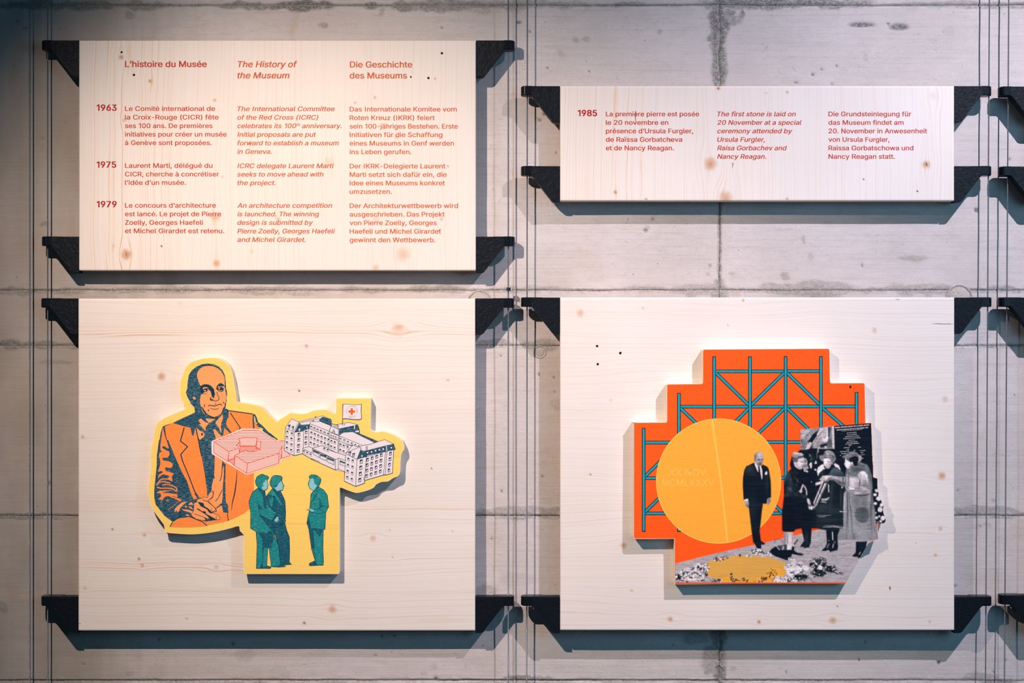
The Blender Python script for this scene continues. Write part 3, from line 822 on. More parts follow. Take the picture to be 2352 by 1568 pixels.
class Print:
    """flat print: coloured areas and lines laid over one another a hair apart, becoming one mesh"""
    def __init__(s, h): s.h = h; s.v = []; s.f = []; s.m = []; s.mats = []; s.k = 0
    def mi(s, key):
        if key not in s.mats: s.mats.append(key)
        return s.mats.index(key)
    def up(s): s.k += 1
    def z(s): return s.h + 0.05 + s.k * 0.0045
    def top(s): return s.z() + 0.05
    def area(s, key, pts, sm=False, n=3, lvl=None):
        if sm: pts = smooth(pts, n)
        pts = [p for i, p in enumerate(pts) if math.hypot(p[0] - pts[i - 1][0], p[1] - pts[i - 1][1]) > 0.02]
        if lvl is None: s.up()
        b = len(s.v); z = s.z() if lvl is None else s.h + 0.05 + lvl * 0.0045
        s.v += [W(x, y, z) for x, y in pts]
        tr = tessellate_polygon([[Vector((x, -y, 0)) for x, y in pts]])
        s.f += [tuple(b + i for i in q) for q in tr]; s.m += [s.mi(key)] * len(tr)
    def line(s, key, pts, w=1.0, closed=False, sm=False, taper=False, n=3):
        if sm: pts = smooth(pts, n, closed)
        pts = [p for i, p in enumerate(pts) if i == 0 or math.hypot(p[0] - pts[i - 1][0], p[1] - pts[i - 1][1]) > 1e-3]
        if closed and math.hypot(pts[0][0] - pts[-1][0], pts[0][1] - pts[-1][1]) < 1e-3: pts = pts[:-1]
        m = len(pts); s.up(); b = len(s.v); z = s.z()
        if m < 2: return
        for i in range(m):
            p = pts[i]
            a = pts[i - 1] if (i > 0 or closed) else None
            c = pts[(i + 1) % m] if (i < m - 1 or closed) else None
            def nrm(u, v):
                dx, dy = v[0] - u[0], v[1] - u[1]; l = math.hypot(dx, dy) or 1
                return (-dy / l, dx / l)
            n1 = nrm(a, p) if a else nrm(p, c)
            n2 = nrm(p, c) if c else n1
            nx, ny = n1[0] + n2[0], n1[1] + n2[1]; l = math.hypot(nx, ny) or 1
            nx /= l; ny /= l
            q = 1 / max(nx * n1[0] + ny * n1[1], 0.5)
            ww = w / 2 * q
            if taper: ww *= 0.25 + 0.75 * math.sin(math.pi * min(max(i / (m - 1), 0.0), 1.0)) if m > 2 else 1
            s.v += [W(p[0] + nx * ww, p[1] + ny * ww, z), W(p[0] - nx * ww, p[1] - ny * ww, z)]
        for i in range(m if closed else m - 1):
            a, c = b + 2 * i, b + 2 * ((i + 1) % m)
            s.f.append((a, a + 1, c + 1, c)); s.m.append(s.mi(key))
    def dot(s, key, x, y, r, ry=None, n=10, wob=0, seed=0):
        rnd = random.Random(seed)
        s.area(key, [(x + r * math.cos(6.2832 * i / n) * (1 + wob * (rnd.random() - .5)), y + (ry or r) * math.sin(6.2832 * i / n) * (1 + wob * (rnd.random() - .5))) for i in range(n)])
    def hatch(s, key, poly, ang, gap, w):
        """parallel lines clipped to a polygon"""
        ca, sa = math.cos(ang), math.sin(ang)
        rot = [(x * ca + y * sa, -x * sa + y * ca) for x, y in poly]
        y0 = min(p[1] for p in rot); y1 = max(p[1] for p in rot)
        s.up(); z = s.z(); y = y0 + gap * 0.6
        while y < y1:
            xs = []
            for i in range(len(rot)):
                (ax, ay), (bx, by) = rot[i], rot[(i + 1) % len(rot)]
                if (ay <= y < by) or (by <= y < ay): xs.append(ax + (bx - ax) * (y - ay) / (by - ay))
            xs.sort()
            for q in range(0, len(xs) - 1, 2):
                b = len(s.v)
                for X, Y in ((xs[q], y - w / 2), (xs[q + 1], y - w / 2), (xs[q + 1], y + w / 2), (xs[q], y + w / 2)):
                    s.v.append(W(X * ca - Y * sa, X * sa + Y * ca, z))
                s.f.append((b, b + 1, b + 2, b + 3)); s.m.append(s.mi(key))
            y += gap
    def text(s, key, txt, x0, x1, yb, em, rot=0.0, weight=0.0, flipn=0):
        vs, fs = glyphs(txt, 0, 0)
        if not vs: return
        a = min(v[0] for v in vs); b = max(v[0] for v in vs); sx = (x1 - x0) / (b - a); vy = em / CAP
        cr, sr = math.cos(rot), math.sin(rot)
        for ox in ((0, weight) if weight else (0,)):
            s.up(); s.up(); k = len(s.v); z = s.z()
            for x, y, lf in vs:
                dx, dy = (x - a) * sx + ox, -y * vy
                s.v.append(W(x0 + dx * cr - dy * sr, yb + dx * sr + dy * cr, z + lf * 0.3))
            s.f += [tuple(k + i for i in f) for f in fs]; s.m += [s.mi(key)] * len(fs)
    def build(s, name, parent, label=None):
        o = mesh_obj(name, s.v, s.f, None, parent, mats=[INK[k] for k in s.mats], fmat=s.m)
        if label: o['label'] = label
        return o

INK = {}
INK['yellow'] = make_ink('yellow_print', lin(250, 208, 108), 0.35, lin(252, 226, 160), 0.05)
INK['orange'] = make_ink('orange_print', lin(252, 140, 68), 0.45, lin(255, 180, 120), 0.06)
INK['skin'] = make_ink('light_orange_print', lin(250, 160, 98), 0.3, lin(252, 190, 140), 0.05)
INK['navy'] = make_ink('petrol_blue_print', lin(12, 68, 92), 1.15, lin(130, 152, 162), 0.10)
INK['line'] = make_ink('dark_petrol_line', lin(14, 54, 76), 0.4, lin(90, 110, 120), 0.05)
INK['teal'] = make_ink('teal_print', lin(18, 132, 134), 0.8, lin(120, 172, 176), 0.09)
INK['tealdark'] = make_ink('deep_teal_print', lin(10, 86, 106), 0.8, lin(108, 130, 140), 0.09)
INK['pale'] = make_ink('pale_blue_print', lin(140, 196, 206), 0.2, lin(190, 210, 215), 0.05)
INK['white'] = make_ink('white_print', lin(228, 216, 222), 0.2, lin(240, 232, 232), 0.02)
INK['pink'] = make_ink('pale_pink_print', lin(246, 222, 216), 0.2, lin(240, 205, 195), 0.02)
INK['red'] = make_ink('red_line_print', lin(226, 84, 52), 0.5, lin(200, 110, 100), 0.03)
INK['hatchred'] = make_ink('hatch_line_print', lin(206, 88, 72), 0.6, lin(150, 110, 120), 0.03)
INK['flame'] = make_ink('bright_orange_print', lin(252, 88, 26), 0.45, lin(255, 118, 60), 0.05)
INK['amber'] = make_ink('amber_print', lin(250, 166, 56), 0.45, lin(252, 186, 96), 0.05)
INK['amber2'] = make_ink('pale_amber_print', lin(255, 186, 80), 0.3, lin(255, 210, 130), 0.03)
INK['amber4'] = make_ink('faint_amber_print', lin(255, 186, 84), 0.4, lin(252, 190, 100), 0.04)
INK['amber3'] = make_ink('dull_amber_print', lin(222, 164, 76), 0.6, lin(235, 186, 110), 0.09)
INK['cyan'] = make_ink('turquoise_print', lin(28, 150, 166), 0.35, lin(80, 180, 192), 0.05)
INK['black'] = make_ink('black_print', lin(5, 18, 30), 0.35, lin(36, 54, 66), 0.04)
INK['black2'] = make_ink('soft_black_print', lin(14, 34, 46), 0.8, lin(56, 76, 84), 0.06, tone=0.3)
for n_, v_ in (('g1', (58, 70, 78)), ('g2', (98, 104, 108)), ('g3', (140, 138, 140)), ('g4', (176, 166, 168)), ('g5', (208, 194, 196)), ('g6', (232, 222, 224))):
    INK[n_] = make_ink('grey_print_' + n_[1], lin(*v_), 0.5, lin(*(min(x_ + 26, 255) for x_ in v_)), 0.07, tone=0.35)

def inset(P, d):
    n = len(P); ar = sum(P[i][0] * P[(i + 1) % n][1] - P[(i + 1) % n][0] * P[i][1] for i in range(n)); sg = 1 if ar > 0 else -1
    out = []
    for i in range(n):
        a, p, c_ = P[i - 1], P[i], P[(i + 1) % n]
        l1 = math.hypot(p[0] - a[0], p[1] - a[1]) or 1; l2 = math.hypot(c_[0] - p[0], c_[1] - p[1]) or 1
        nx = -((p[1] - a[1]) / l1 + (c_[1] - p[1]) / l2); ny = ((p[0] - a[0]) / l1 + (c_[0] - p[0]) / l2)
        l = math.hypot(nx, ny) or 1
        out.append((p[0] + sg * nx / l * d, p[1] + sg * ny / l * d))
    return out

def plaque(parent, outline, h0, h1, label, round_=2):
    """thick plywood cutout: sides and back in bare ply"""
    n = len(outline); ar = sum(outline[i][0] * outline[(i + 1) % n][1] - outline[(i + 1) % n][0] * outline[i][1] for i in range(n))
    if ar < 0: outline = outline[::-1]
    k1 = (DP - h1) / DP
    wl = [(CX + (x - CX) * k1, CY + (y - CY) * k1) for x, y in outline]
    vs = [L(x, y, h0) for x, y in wl] + [L(x, y, h1) for x, y in wl]
    fs = [(i, (i + 1) % n, n + (i + 1) % n, n + i) for i in range(n)]
    tr = tessellate_polygon([[Vector((x, -y, 0)) for x, y in wl]])
    fs += [tuple(n + i for i in q) for q in tr] + [tuple(i for i in q[::-1]) for q in tr]
    o = mesh_obj('cutout_plaque', vs, fs, M['plaque_edge'], parent)
    o['label'] = label
    return o

# ============ left cutout: man, museum, headquarters, three standing figures
HP = HL + 27
OUT1 = (smooth(C('A', "1220,85 1330,95 1420,130 1500,190 1560,270 1600,370 1620,480 1640,600 1665,740 1665,872"), 3, False) +
        smooth(C('A', "1680,886 1800,900 1960,930 2100,960 2160,1000 2240,1090 2352,1200"), 3, False) + C('P', "634.6,968 636.5,968.8 638.5,968") +
        smooth(C('G', "0,425 130,340 175,310 250,320 340,330 430,315 520,280 620,265 710,265 770,290 820,322"), 3, False) +
        C('G', "842,326 852,318 858,292 860,104 870,94 1372,93 1384,103") + smooth(C('G', "1375,560 1410,585 1470,603 1560,590 1640,610 1760,660 1850,720 1870,770 1880,860 1840,930 1825,1060 1820,1200 1790,1260 1720,1290 1640,1340 1540,1350 1460,1390 1430,1430 1350,1470 1200,1510 1130,1505 1040,1475 935,1432"), 3, False) +
        C('G', "922,1434 915,1450") + C('H', "1447,400 1445,1476 1438,1490 1425,1495 140,1495 126,1490 120,1475 118,950 65,895 60,845 52,833 40,832 0,840") +
        smooth(C('R', "1600,500 1500,525 1400,540 1300,545 1160,536"), 3, False) + C('R', "1142,528 1135,515 1130,480") + smooth(C('R', "1070,400 1040,340 1022,260 1020,205"), 3, False) +
        smooth(C('B', "100,750 120,560 125,400 130,200 170,0") + C('A', "185,1500 200,1400 230,1290 270,1240 330,1200 420,1150 560,1090 700,1030"), 3, False) +
        smooth(C('A', "745,1005 740,950 700,880 660,800 650,720 650,600 660,500 700,400 740,290 790,220 850,170 950,130 1080,95"), 3, False))
pl1 = plaque(p_bl, OUT1, HL + 0.1, HP, 'thick yellow cutout with a man, white buildings and three standing figures')
pr = Print(HP)
pr.area('yellow', inset(OUT1, 0.9))
pr.build('printed_ground', pl1, 'flat yellow print')
_top = pr.top()

# --- the seated man
m = Print(_top)
# orange ground behind the figure (right part of the coat) then the dark drawing
m.area('orange', C('A', "1540,1045 1750,1075 1960,1105 2000,1240 2060,1300 2100,1370 1700,1400 1300,1568") + C('B', "1260,0 1260,300 1985,300 1985,600 1985,1100 1930,1220 1800,1330 1600,1430 1300,1500 900,1555 490,1560 560,1460 700,1390 860,1390 1000,1440 1100,1460 1150,1200 1100,900") + C('B', "1000,300 1000,0") + C('A', "1000,1400 1300,1150 1500,1050"))
sil = (C('A', "1480,1010 1470,1010 1483,930 1495,850 1490,800 1510,730 1485,640 1478,520 1462,400 1420,310 1350,245 1260,205 1150,192 1050,205 950,250 860,320 812,400 792,520 785,640 760,710 780,780 830,870 850,920 910,980 925,1070 850,1110 700,1175 540,1255 370,1310 338,1335 310,1420 285,1568") +
       C('B', "275,0 255,150 235,300 235,450 215,650 190,900 190,1040 215,1160 300,1270 380,1370 510,1465 560,1440 650,1392 860,1385 1000,1440 1150,1445 1310,1450 1420,1280 1520,1310 1520,1180 1480,1110 1470,800 1475,440 1415,380 1410,700 1290,1000 1150,1000 1140,940 1050,300") +
       C('A', "1050,1500 1300,1400 1420,1500 1440,1480 1580,1440 1480,1330 1490,1200 1530,1050"))
# head, neck, coat shadow
m.area('navy', C('A', "1470,1010 1483,930 1495,850 1490,800 1512,730 1485,640 1478,520 1462,400 1420,310 1350,245 1260,205 1150,192 1050,205 950,250 860,320 812,400 792,520 785,640 760,710 780,780 830,870 850,920 910,980 925,1070 850,1110 700,1175 540,1255 370,1310 338,1335 310,1420 285,1568") +
       C('B', "275,0 255,150 235,300 235,450 215,650 190,900 190,1040 215,1160 300,1270 380,1370 510,1465 560,1440 650,1392 860,1385 1000,1440 1120,1470 1330,1440 1260,1300 1000,1060 1140,990 1150,1000 1230,900 1230,800 1290,690 1270,600 1280,300 1260,0") +
       C('A', "1290,1568 1440,1480 1580,1440 1610,1440 1500,1330 1485,1260 1500,1200 1530,1150 1530,1050 1500,1025"))
# orange islands of the jacket
m.area('orange', C('A', "380,1325 520,1262 620,1290 730,1325 845,1350 860,1440 870,1490 895,1495 915,1420 930,1335 950,1400 985,1568") +
       C('B', "985,0 1040,290 1090,560 1140,900 1140,990 1060,1035 985,1040 935,1070 895,1065 860,980 830,900 800,800 780,740 700,600 560,290 440,0") + C('A', "420,1568 395,1450"))
m.area('orange', C('A', "345,1340 360,1400 380,1490 405,1568 300,1568") + C('B', "300,0 410,0 450,130 445,160 385,120 350,112 330,128 345,150 400,185 462,210 467,270 430,320 350,318 332,345 370,372 460,385 520,425 520,480 480,508 400,490 378,520 410,560 545,600 508,660 515,700 512,740 470,725 430,690 470,660 440,640 370,620 330,625 290,660 265,690 255,670 280,620 340,590 345,570 310,560 255,575 280,500 300,430 295,360 273,290 282,235 335,205 300,185 300,100"))
for d_ in ("262,790 290,730 370,700 470,715 515,740", "225,820 270,770 350,750 480,775", "240,850 330,870 440,868 530,885 590,930", "330,815 420,800 530,830 590,870 600,930"):
    m.line('orange', C('B', d_), 2.6, sm=True, taper=False)
m.area('orange', C('B', "225,950 290,915 400,910 530,900 470,915 360,940 330,950 440,955 600,975 612,1030 520,1015 420,1010 380,1030 350,1060 300,1155 330,1070 260,1075 320,1010 300,960"))
m.area('orange', C('B', "450,1008 600,1040 690,1082 640,1100 560,1055 480,1030"))
m.area('orange', C('B', "395,1110 420,1078 470,1075 440,1090"))
m.line('orange', C('B', "680,1085 600,1130 520,1200 440,1255"), 0.9)
# lapels
m.line('line', C('A', "730,1340 705,1440 665,1568") + C('B', "662,20 790,120 668,260 700,380 760,520 840,720 905,890 970,1050"), 2.4)
m.line('line', C('A', "935,1340 985,1568") + C('B', "1005,120 1045,300"), 2.0)
m.line('navy', C('B', "930,960 985,1045"), 5)
# shirt and face
sk = 'skin'
m.area(sk, smooth(C('F', "800,212 700,230 610,290 560,370 550,450 580,560 640,690 720,650 850,665 960,760 1010,760 1060,650 1140,625 1210,690 1215,600 1200,470 1140,360 1060,280 940,220"), 3))
m.area(sk, C('F', "640,870 700,880 640,900 625,1000 620,1080 640,1180 690,1210 760,1330 850,1400 950,1435 1060,1430 1130,1380 1160,1290 1200,1200 1225,1160 1240,1080 1250,960 1225,760 1200,700 1010,700 950,750 980,880 960,960 1000,990 900,940 880,840 850,790 700,860"))
m.area(sk, C('A', "1700,1568 1295,1400") if False else C('A', "1120,1180 1200,1190 1290,1190 1230,1235 1210,1250 1170,1260 1125,1210"))
m.area(sk, C('A', "985,1215 1030,1180 1090,1235 1175,1272 1120,1330 1110,1410 1070,1360 1020,1310 990,1290 1035,1285"))
m.area(sk, C('A', "1300,1240 1420,1105 1430,1180 1400,1260 1390,1340 1400,1440 1380,1420 1350,1340 1290,1265"))
m.area(sk, C('A', "1250,1380 1280,1370 1400,1500 1410,1510 1340,1568 1300,1568 1290,1500"))
m.area(sk, C('A', "950,1345 1010,1400 1080,1430 1100,1480 1080,1520 1010,1568 985,1520"))
m.area('orange', C('A', "1540,1100 1570,1075 1740,1350 1700,1400 1590,1440 1500,1330 1490,1250 1530,1180"))
m.area('orange', C('A', "1450,1350 1560,1450 1430,1500"))
# lower shirt strip between the jacket fronts
m.area(sk, C('B', "1290,300 1415,380 1405,600 1440,450 1445,620 1420,900 1425,1000 1415,1140 1330,1200 1290,1220 1210,1140 1215,1110 1250,1020 1265,950 1225,905 1225,850 1255,700 1285,690 1265,640 1280,560"))
m.area('navy', C('B', "1415,375 1475,440 1470,800 1480,1110 1520,1180 1525,1320 1430,1300 1410,1180 1340,1230 1300,1225 1410,1130 1425,1000 1420,880 1445,620 1440,450 1405,560"))
m.line('line', C('B', "1420,420 1410,560 1400,660 1370,745"), 1.7, sm=True)
m.line('line', C('B', "1410,900 1350,1030 1290,1110"), 1.5)
m.line('line', C('B', "1680,540 1670,720 1640,950 1600,1120 1580,1270"), 2.6, sm=True, taper=True)
m.line('line', C('B', "1510,1330 1515,1400 1530,1455"), 1.8)
m.area(sk, C('B', "1300,1240 1400,1180 1425,1305 1305,1300"))
m.area('orange', C('B', "1330,1315 1500,1340 1515,1430 1520,1460 1150,1540 1120,1500 1310,1450 1385,1400"))
# trousers
m.area('orange', smooth(C('M', "160,1250 260,1120 400,1010 560,920 880,905 1040,970 1300,1110 1500,1215"), 2, False) + C('M', "1300,1240 880,1262 500,1265"))
m.line('line', C('M', "160,1245 260,1070 350,1000 500,920 620,905 860,880 1000,930 1200,1010 1350,1080 1500,1210"), 2.0, sm=True)
# hands
m.area(sk, C('M', "820,340 600,365 420,510 330,610 340,740 400,640 430,730 490,680 530,580 640,450 730,380"))
m.area(sk, C('M', "900,370 950,370 1010,450 810,450"))
m.area(sk, C('M', "580,600 700,620 860,640 1000,690 1030,760 950,830 1000,860 940,820 900,740 760,690 650,660"))
m.area(sk, C('M', "820,510 920,520 1000,610 960,620 880,570"))
m.area(sk, C('M', "740,480 790,520 740,560 700,525"))
m.area(sk, C('M', "720,800 830,810 870,870 760,850"))
hand = smooth(C('M', "1130,270 1260,230 1340,200 1400,150 1500,200 1560,60 1640,-20 1700,0 1720,100 1690,200 1600,250 1520,330 1620,420 1760,540 1800,600 1780,680 1720,720 1700,740 1850,800 1960,880 1960,970 1880,1000 1800,980 1600,960 1450,1000 1420,1020 1300,1010 1100,960 960,860 930,780 1000,700 1020,560 1020,430 1060,370 1130,350"), 2)
m.area(sk, hand)
m.line('line', hand + [hand[0]], 1.0)
m.area('line', C('M', "1160,340 1240,360 1370,390 1400,500 1530,580 1650,690 1720,740 1640,770 1560,720 1500,620 1380,560 1260,500"))
m.area('line', C('M', "1090,580 1200,600 1330,690 1400,680 1480,720 1440,760 1600,850 1800,960 1780,1000 1620,980 1500,850 1380,760 1200,650"))
m.line('line', C('M', "1040,780 1200,830 1350,890 1500,950 1600,960"), 1.2)
m.area('line', C('M', "1330,870 1400,900 1480,940 1500,1010 1440,1030 1430,960"))
m.line('line', C('M', "1330,270 1420,310 1530,330 1640,430 1780,560"), 1.4)
m.line('line', C('M', "1680,580 1650,640 1700,700"), 0.9, sm=True); m.line('line', C('M', "1850,860 1820,920 1870,1000"), 1.1, sm=True)
m.line('line', C('M', "1560,270 1650,210 1720,80 1740,-60"), 1.2, sm=True)
m.line('line', C('M', "1800,560 1850,680 1700,700"), 1.2)
# face drawing
fl = 'line'
m.area(fl, C('F', "640,690 700,655 790,650 870,680 920,730 950,790 980,870 970,930 940,990 915,950 905,880 870,800 820,790 780,830 720,820 690,850 690,885 640,860 620,760"))
m.area(sk, C('F', "690,730 760,715 830,740 800,745 740,745 705,775 690,770"))
m.area(sk, C('F', "700,800 745,785 770,785 750,825"))
m.area(sk, C('F', "800,770 850,775 800,810"))
m.line(fl, C('F', "690,880 750,885 800,850"), 0.9, sm=True)
m.area(fl, C('F', "1010,760 1020,700 1070,640 1140,630 1195,665 1190,690 1130,680 1060,690 1040,740 1100,710 1150,710 1195,745 1180,800 1120,830 1060,810 1030,780"))
m.area(sk, C('F', "1065,745 1110,725 1100,760 1070,775")); m.area(sk, C('F', "1145,715 1190,740 1160,735"))
m.area(sk, C('F', "1060,790 1120,800 1165,785 1130,815 1080,812"))
m.line(fl, C('F', "1045,780 1080,820 1140,830 1185,800"), 0.8, sm=True)
m.line(fl, C('F', "1025,830 1040,900 1070,960 1080,1000 1040,1040 990,1055 930,1030"), 1.5, sm=True)
m.area(fl, C('F', "890,945 860,990 860,1030 900,1045 940,1040 960,1050 930,1010 890,1010"))
m.line(fl, C('F', "820,1180 850,1150 930,1170 1000,1160 1110,1125 1135,1160"), 1.8, sm=True)
m.dot(fl, 400 + 990 / 10.453, 820 + 1118 / 10.453, 1.6, 0.9)
m.line(fl, C('F', "850,1215 900,1240 980,1250 1040,1240 1080,1215"), 1.4, sm=True, taper=True)
m.line(fl, C('F', "830,1240 820,1280 840,1300"), 2.2, taper=True)
m.line(fl, C('F', "740,1130 725,1170 740,1200"), 1.6, sm=True); m.line(fl, C('F', "690,1210 690,1260 740,1310 760,1360"), 2.6, sm=True)
m.line(sk, C('F', "670,1220 680,1290 740,1360"), 1.3, sm=True)
m.line(fl, C('F', "1170,1080 1195,1090 1190,1120"), 1.9, sm=True)
m.line(sk, C('F', "1265,840 1275,880 1262,930"), 1.0, sm=True)
m.area(sk, C('F', "450,960 480,940 490,960 515,970 520,1000 480,1020 455,990"))
m.line(fl, C('F', "1230,1100 1215,1200 1180,1230 1150,1330 1080,1400 980,1440 880,1440 830,1400"), 1.6, sm=True)
m.line('skin', C('F', "1190,1110 1215,1180"), 1.0)
m.area(fl, C('A', "1075,1430 1060,1450 1040,1470 1035,1450 1050,1445"))
m.dot(fl, 330 + 1050 / 7.84, 810 + 1468 / 7.84, 2.3)
m.line(sk, C('A', "1020,1185 1060,1215 1095,1240"), 0.9)
m.area('orange', C('A', "930,1335 920,1420 895,1495 870,1490 858,1440 845,1355 900,1345")) if False else None
# coat outline on the right
m.line(fl, C('A', "1480,1010 1530,1040 1700,1062 1960,1100"), 2.0)
m.line(fl, C('A', "1560,1080 1640,1200 1740,1350 1700,1400"), 2.0)
m.area('navy', C('A', "1965,1095 2010,1110 2040,1170 2060,1250 2140,1310 2250,1430 2352,1545 2352,1568 2230,1480 2140,1400 2150,1360 2060,1330 2030,1290 2055,1265 2020,1250 2005,1160 1985,1130 1995,1370 1970,1370 1960,1200"))
m.line(fl, C('K', "1650,490 1870,665"), 2.6)
m.build('printed_portrait', pl1, 'bald man in an orange and petrol jacket, hands folded')

# --- the museum block in red hatching
b = Print(m.top())
b.area('pink', C('K', "175,720 200,690 430,610 690,500 900,400 1010,378 1290,385 1430,405 1560,490 1860,690 2060,660 2100,800 2230,1010 2240,1085 2200,1130 2010,1160 1960,1250 1900,1300 1400,1470 1110,1568 1060,1562 180,1030"))
roof = C('K', "235,715 700,530 920,440 1010,412 1290,420 1430,440 1860,712 2070,675 2070,830 1980,850 1910,1010 1100,1275 780,1070 960,1015 880,880 620,975")
b.hatch('hatchred', roof, 0.0, 3.45, 1.25)
l1 = C('K', "235,720 235,1005 600,1230 620,975"); b.hatch('red', l1, -0.85, 2.9, 0.9)
l2 = C('K', "620,975 880,880 900,1010 780,1075 760,1140 610,1200"); b.hatch('red', l2, 0.85, 2.9, 0.9)
l3 = C('K', "780,1075 1100,1275 1080,1530 765,1340"); b.hatch('red', l3, -0.85, 2.7, 0.9)
l4 = C('K', "1100,1275 1910,1020 1905,1270 1080,1540"); b.hatch('red', l4, 0.9, 2.9, 0.9)
l5 = C('K', "610,1210 770,1140 765,1330"); b.hatch('red', l5, 0.8, 2.5, 0.8); b.hatch('red', l5, -0.8, 2.5, 0.8)
b.area('pink', C('K', "815,810 910,700 870,655 965,612 1355,615 1345,690 1450,712 1440,930 1150,980 1060,935 900,1020 890,840"))
t1 = C('K', "870,655 965,612 1355,615 1315,830 915,822 910,715"); b.hatch('red', t1, 0.85, 3.0, 0.95)
t2 = C('K', "915,840 1310,835 1440,930 1150,980 1060,935 900,1015"); b.hatch('red', t2, 0.8, 2.4, 0.85); b.hatch('red', t2, -0.8, 2.4, 0.85)
t3 = C('K', "1345,700 1450,712 1430,890 1320,900"); b.hatch('red', t3, -0.9, 3.2, 1.0)
t4 = C('K', "815,810 910,715 905,825 880,835"); b.hatch('red', t4, -0.9, 3.0, 1.0)
t5 = C('K', "1990,830 2200,1060 2205,1085 1980,1140 1985,960"); b.hatch('red', t5, 0.85, 3.0, 0.9)
t6 = C('K', "1990,830 1985,960 1960,1150 1905,1270 1910,1020"); b.hatch('red', t6, -1.0, 3.2, 1.0)
for q in (l1, l2, l3, l4, l5, t1, t2, t3, t4, t5, t6): b.line('red', q, 1.3, closed=True)
b.line('red', C('K', "235,715 700,530 920,440 1010,412 1290,420 1430,440 1860,712 2070,675"), 1.0)
b.build('printed_museum', pl1, 'pink block building drawn in red hatching')

# --- the headquarters building
c = Print(b.top())
body = C('N', "245,285 480,375 1200,195 1450,290 1465,420 1560,450 1640,470") + C('G', "860,490 1050,455 1185,490 1213,580 1213,625 1480,745 1590,712 1725,780 1750,855 1725,880 1710,1215 1600,1245 1575,1240 1300,1325 1280,1365 1155,1415 985,1335 1000,1200 850,1167 480,1000 365,920 235,950 85,875 105,580 95,540")
c.area('white', body)
# dark roofs
c.area('navy', C('N', "485,405 340,690 610,640 790,575 800,440 560,465 500,405"))
c.area('navy', C('N', "1080,300 1200,215 1440,300 1465,500 1440,490 1100,360"))
c.area('navy', C('G', "905,545 1180,490 1213,560 1213,625 1480,745 1420,770 1425,755 1110,600 970,612 905,655"))
c.area('white', C('G', "1060,460 1180,490 900,550 870,500")); c.area('navy', C('G', "1180,488 1210,570 1213,610 1150,600 1085,530"))
c.area('white', C('G', "1130,498 1145,498 1145,555 1132,555")); c.area('white', C('G', "1145,590 1205,572 1205,600 1160,605"))
c.area('navy', C('Q', "505,540 560,575 630,570 1110,445 1290,400 1335,540 1290,560 1145,585 655,690 640,710 420,780"))
c.area('white', C('Q', "500,500 640,470 870,410 1050,330 1130,330 1290,405 1145,440 700,545 570,570"))
c.area('white', C('N', "510,420 800,360 800,410 560,460")); c.area('white', C('N', "470,360 1180,205 1090,265 930,320 800,345 480,400"))
c.area('white', C('N', "960,320 1070,290 1090,350 830,370"))
c.area('white', C('N', "815,375 1120,360 1430,495 1385,650 800,435"))
ln = 'line'
for q in ("65,555 255,280 475,375 320,670 65,555 75,585 45,1240 330,1385 580,1325 790,1450 1100,1568", "330,680 330,1385", "340,685 615,650", "615,640 605,1150", "770,580 775,1110",
          "640,605 780,575 1390,810", "480,370 1200,190 1440,295 1470,430", "490,400 1100,270", "815,365 790,580", "820,365 1120,360 1440,490 1385,660", "815,430 1390,655 1660,770", "1440,500 1385,670 1385,1190 1620,1305",
          "1465,430 1660,475 1665,780 1640,1300", "1450,500 1660,590", "1690,780 1665,1300", "1405,690 1660,780", "1400,850 1640,930", "1390,830 1640,905",
          "590,1160 775,1115 890,1160 1170,1085 1380,1170", "590,1170 585,1325", "600,1180 870,1305 885,1165 1570,1500", "890,1200 1580,1510"):
    c.line(ln, C('N', q), 0.95)
for q in ("1000,800 1110,795", "905,655 1260,800 1000,920", "905,735 1110,812", "1110,795 1240,840 1175,1010 1005,925 1110,795", "1260,800 1350,790 1590,712 1725,780 1750,855 1180,1005", "1725,870 1708,1215 1600,1245 1575,1235 1605,890",
          "1005,945 985,1335 1155,1415 1175,1010", "1155,1415 1290,1365", "1320,960 1285,1330", "1290,1325 1585,1240", "1625,890 1600,1245", "860,490 1050,455 1190,490 1213,580 1213,625 1490,740", "850,1167 855,1010 905,990 1005,1030", "895,1160 895,1000",
          "850,1167 895,1155 1000,1200", "480,1000 850,1167", "885,910 1010,955", "765,870 880,915", "1310,820 1330,820 1325,960 1308,960 1310,820", "850,1010 520,850"):
    c.line(ln, C('G', q), 0.95)
c.k += 2; WK = c.k
def window(o, cr, x, y, w, h_, skew=0.0, glass=True):
    P_ = lambda s_: C(cr, s_)
    k = w / 2; hh_ = h_ / 2
    o.area('line', P_(f"{x-k},{y-hh_-skew} {x+k},{y-hh_+skew} {x+k},{y+hh_+skew} {x-k},{y+hh_-skew}"), lvl=WK - 1)
    i = w * 0.17
    if glass: o.area('white', P_(f"{x-k+i},{y+hh_-i} {x+k-i},{y+hh_-i+skew} {x+k-i},{y-hh_+h_*.28+skew} {x+0},{y-hh_+h_*.42} {x-k+i},{y-hh_+h_*.55-skew}"), lvl=WK)
for x, y in ((132,685),(268,738),(122,840),(256,893),(122,1005),(254,1067),(118,1170),(246,1233)): window(c, 'N', x, y, 56, 92, 9)
for x, y in ((480,755),(475,912),(468,1090),(456,1240)): window(c, 'N', x, y, 76, 100, -8)
for x, y in ((698,688),(690,850),(685,1012)): window(c, 'N', x, y, 72, 96, -7)
for i, (x, y) in enumerate(((852,532),(945,573),(1040,615),(1142,652),(1248,700),(1355,740))): window(c, 'N', x, y, 60, 72, 8)
for i in range(6):
    for r_ in range(3):
        x = 855 + i * 102 - r_ * 10; y = 712 + i * 43 + r_ * 148 + (8 if r_ == 2 else 0)
        if r_ == 2 and i in (2, 3): continue
        window(c, 'N', x, y, 56, 92, 8)
window(c, 'N', 1045, 1085, 56, 60, 8)
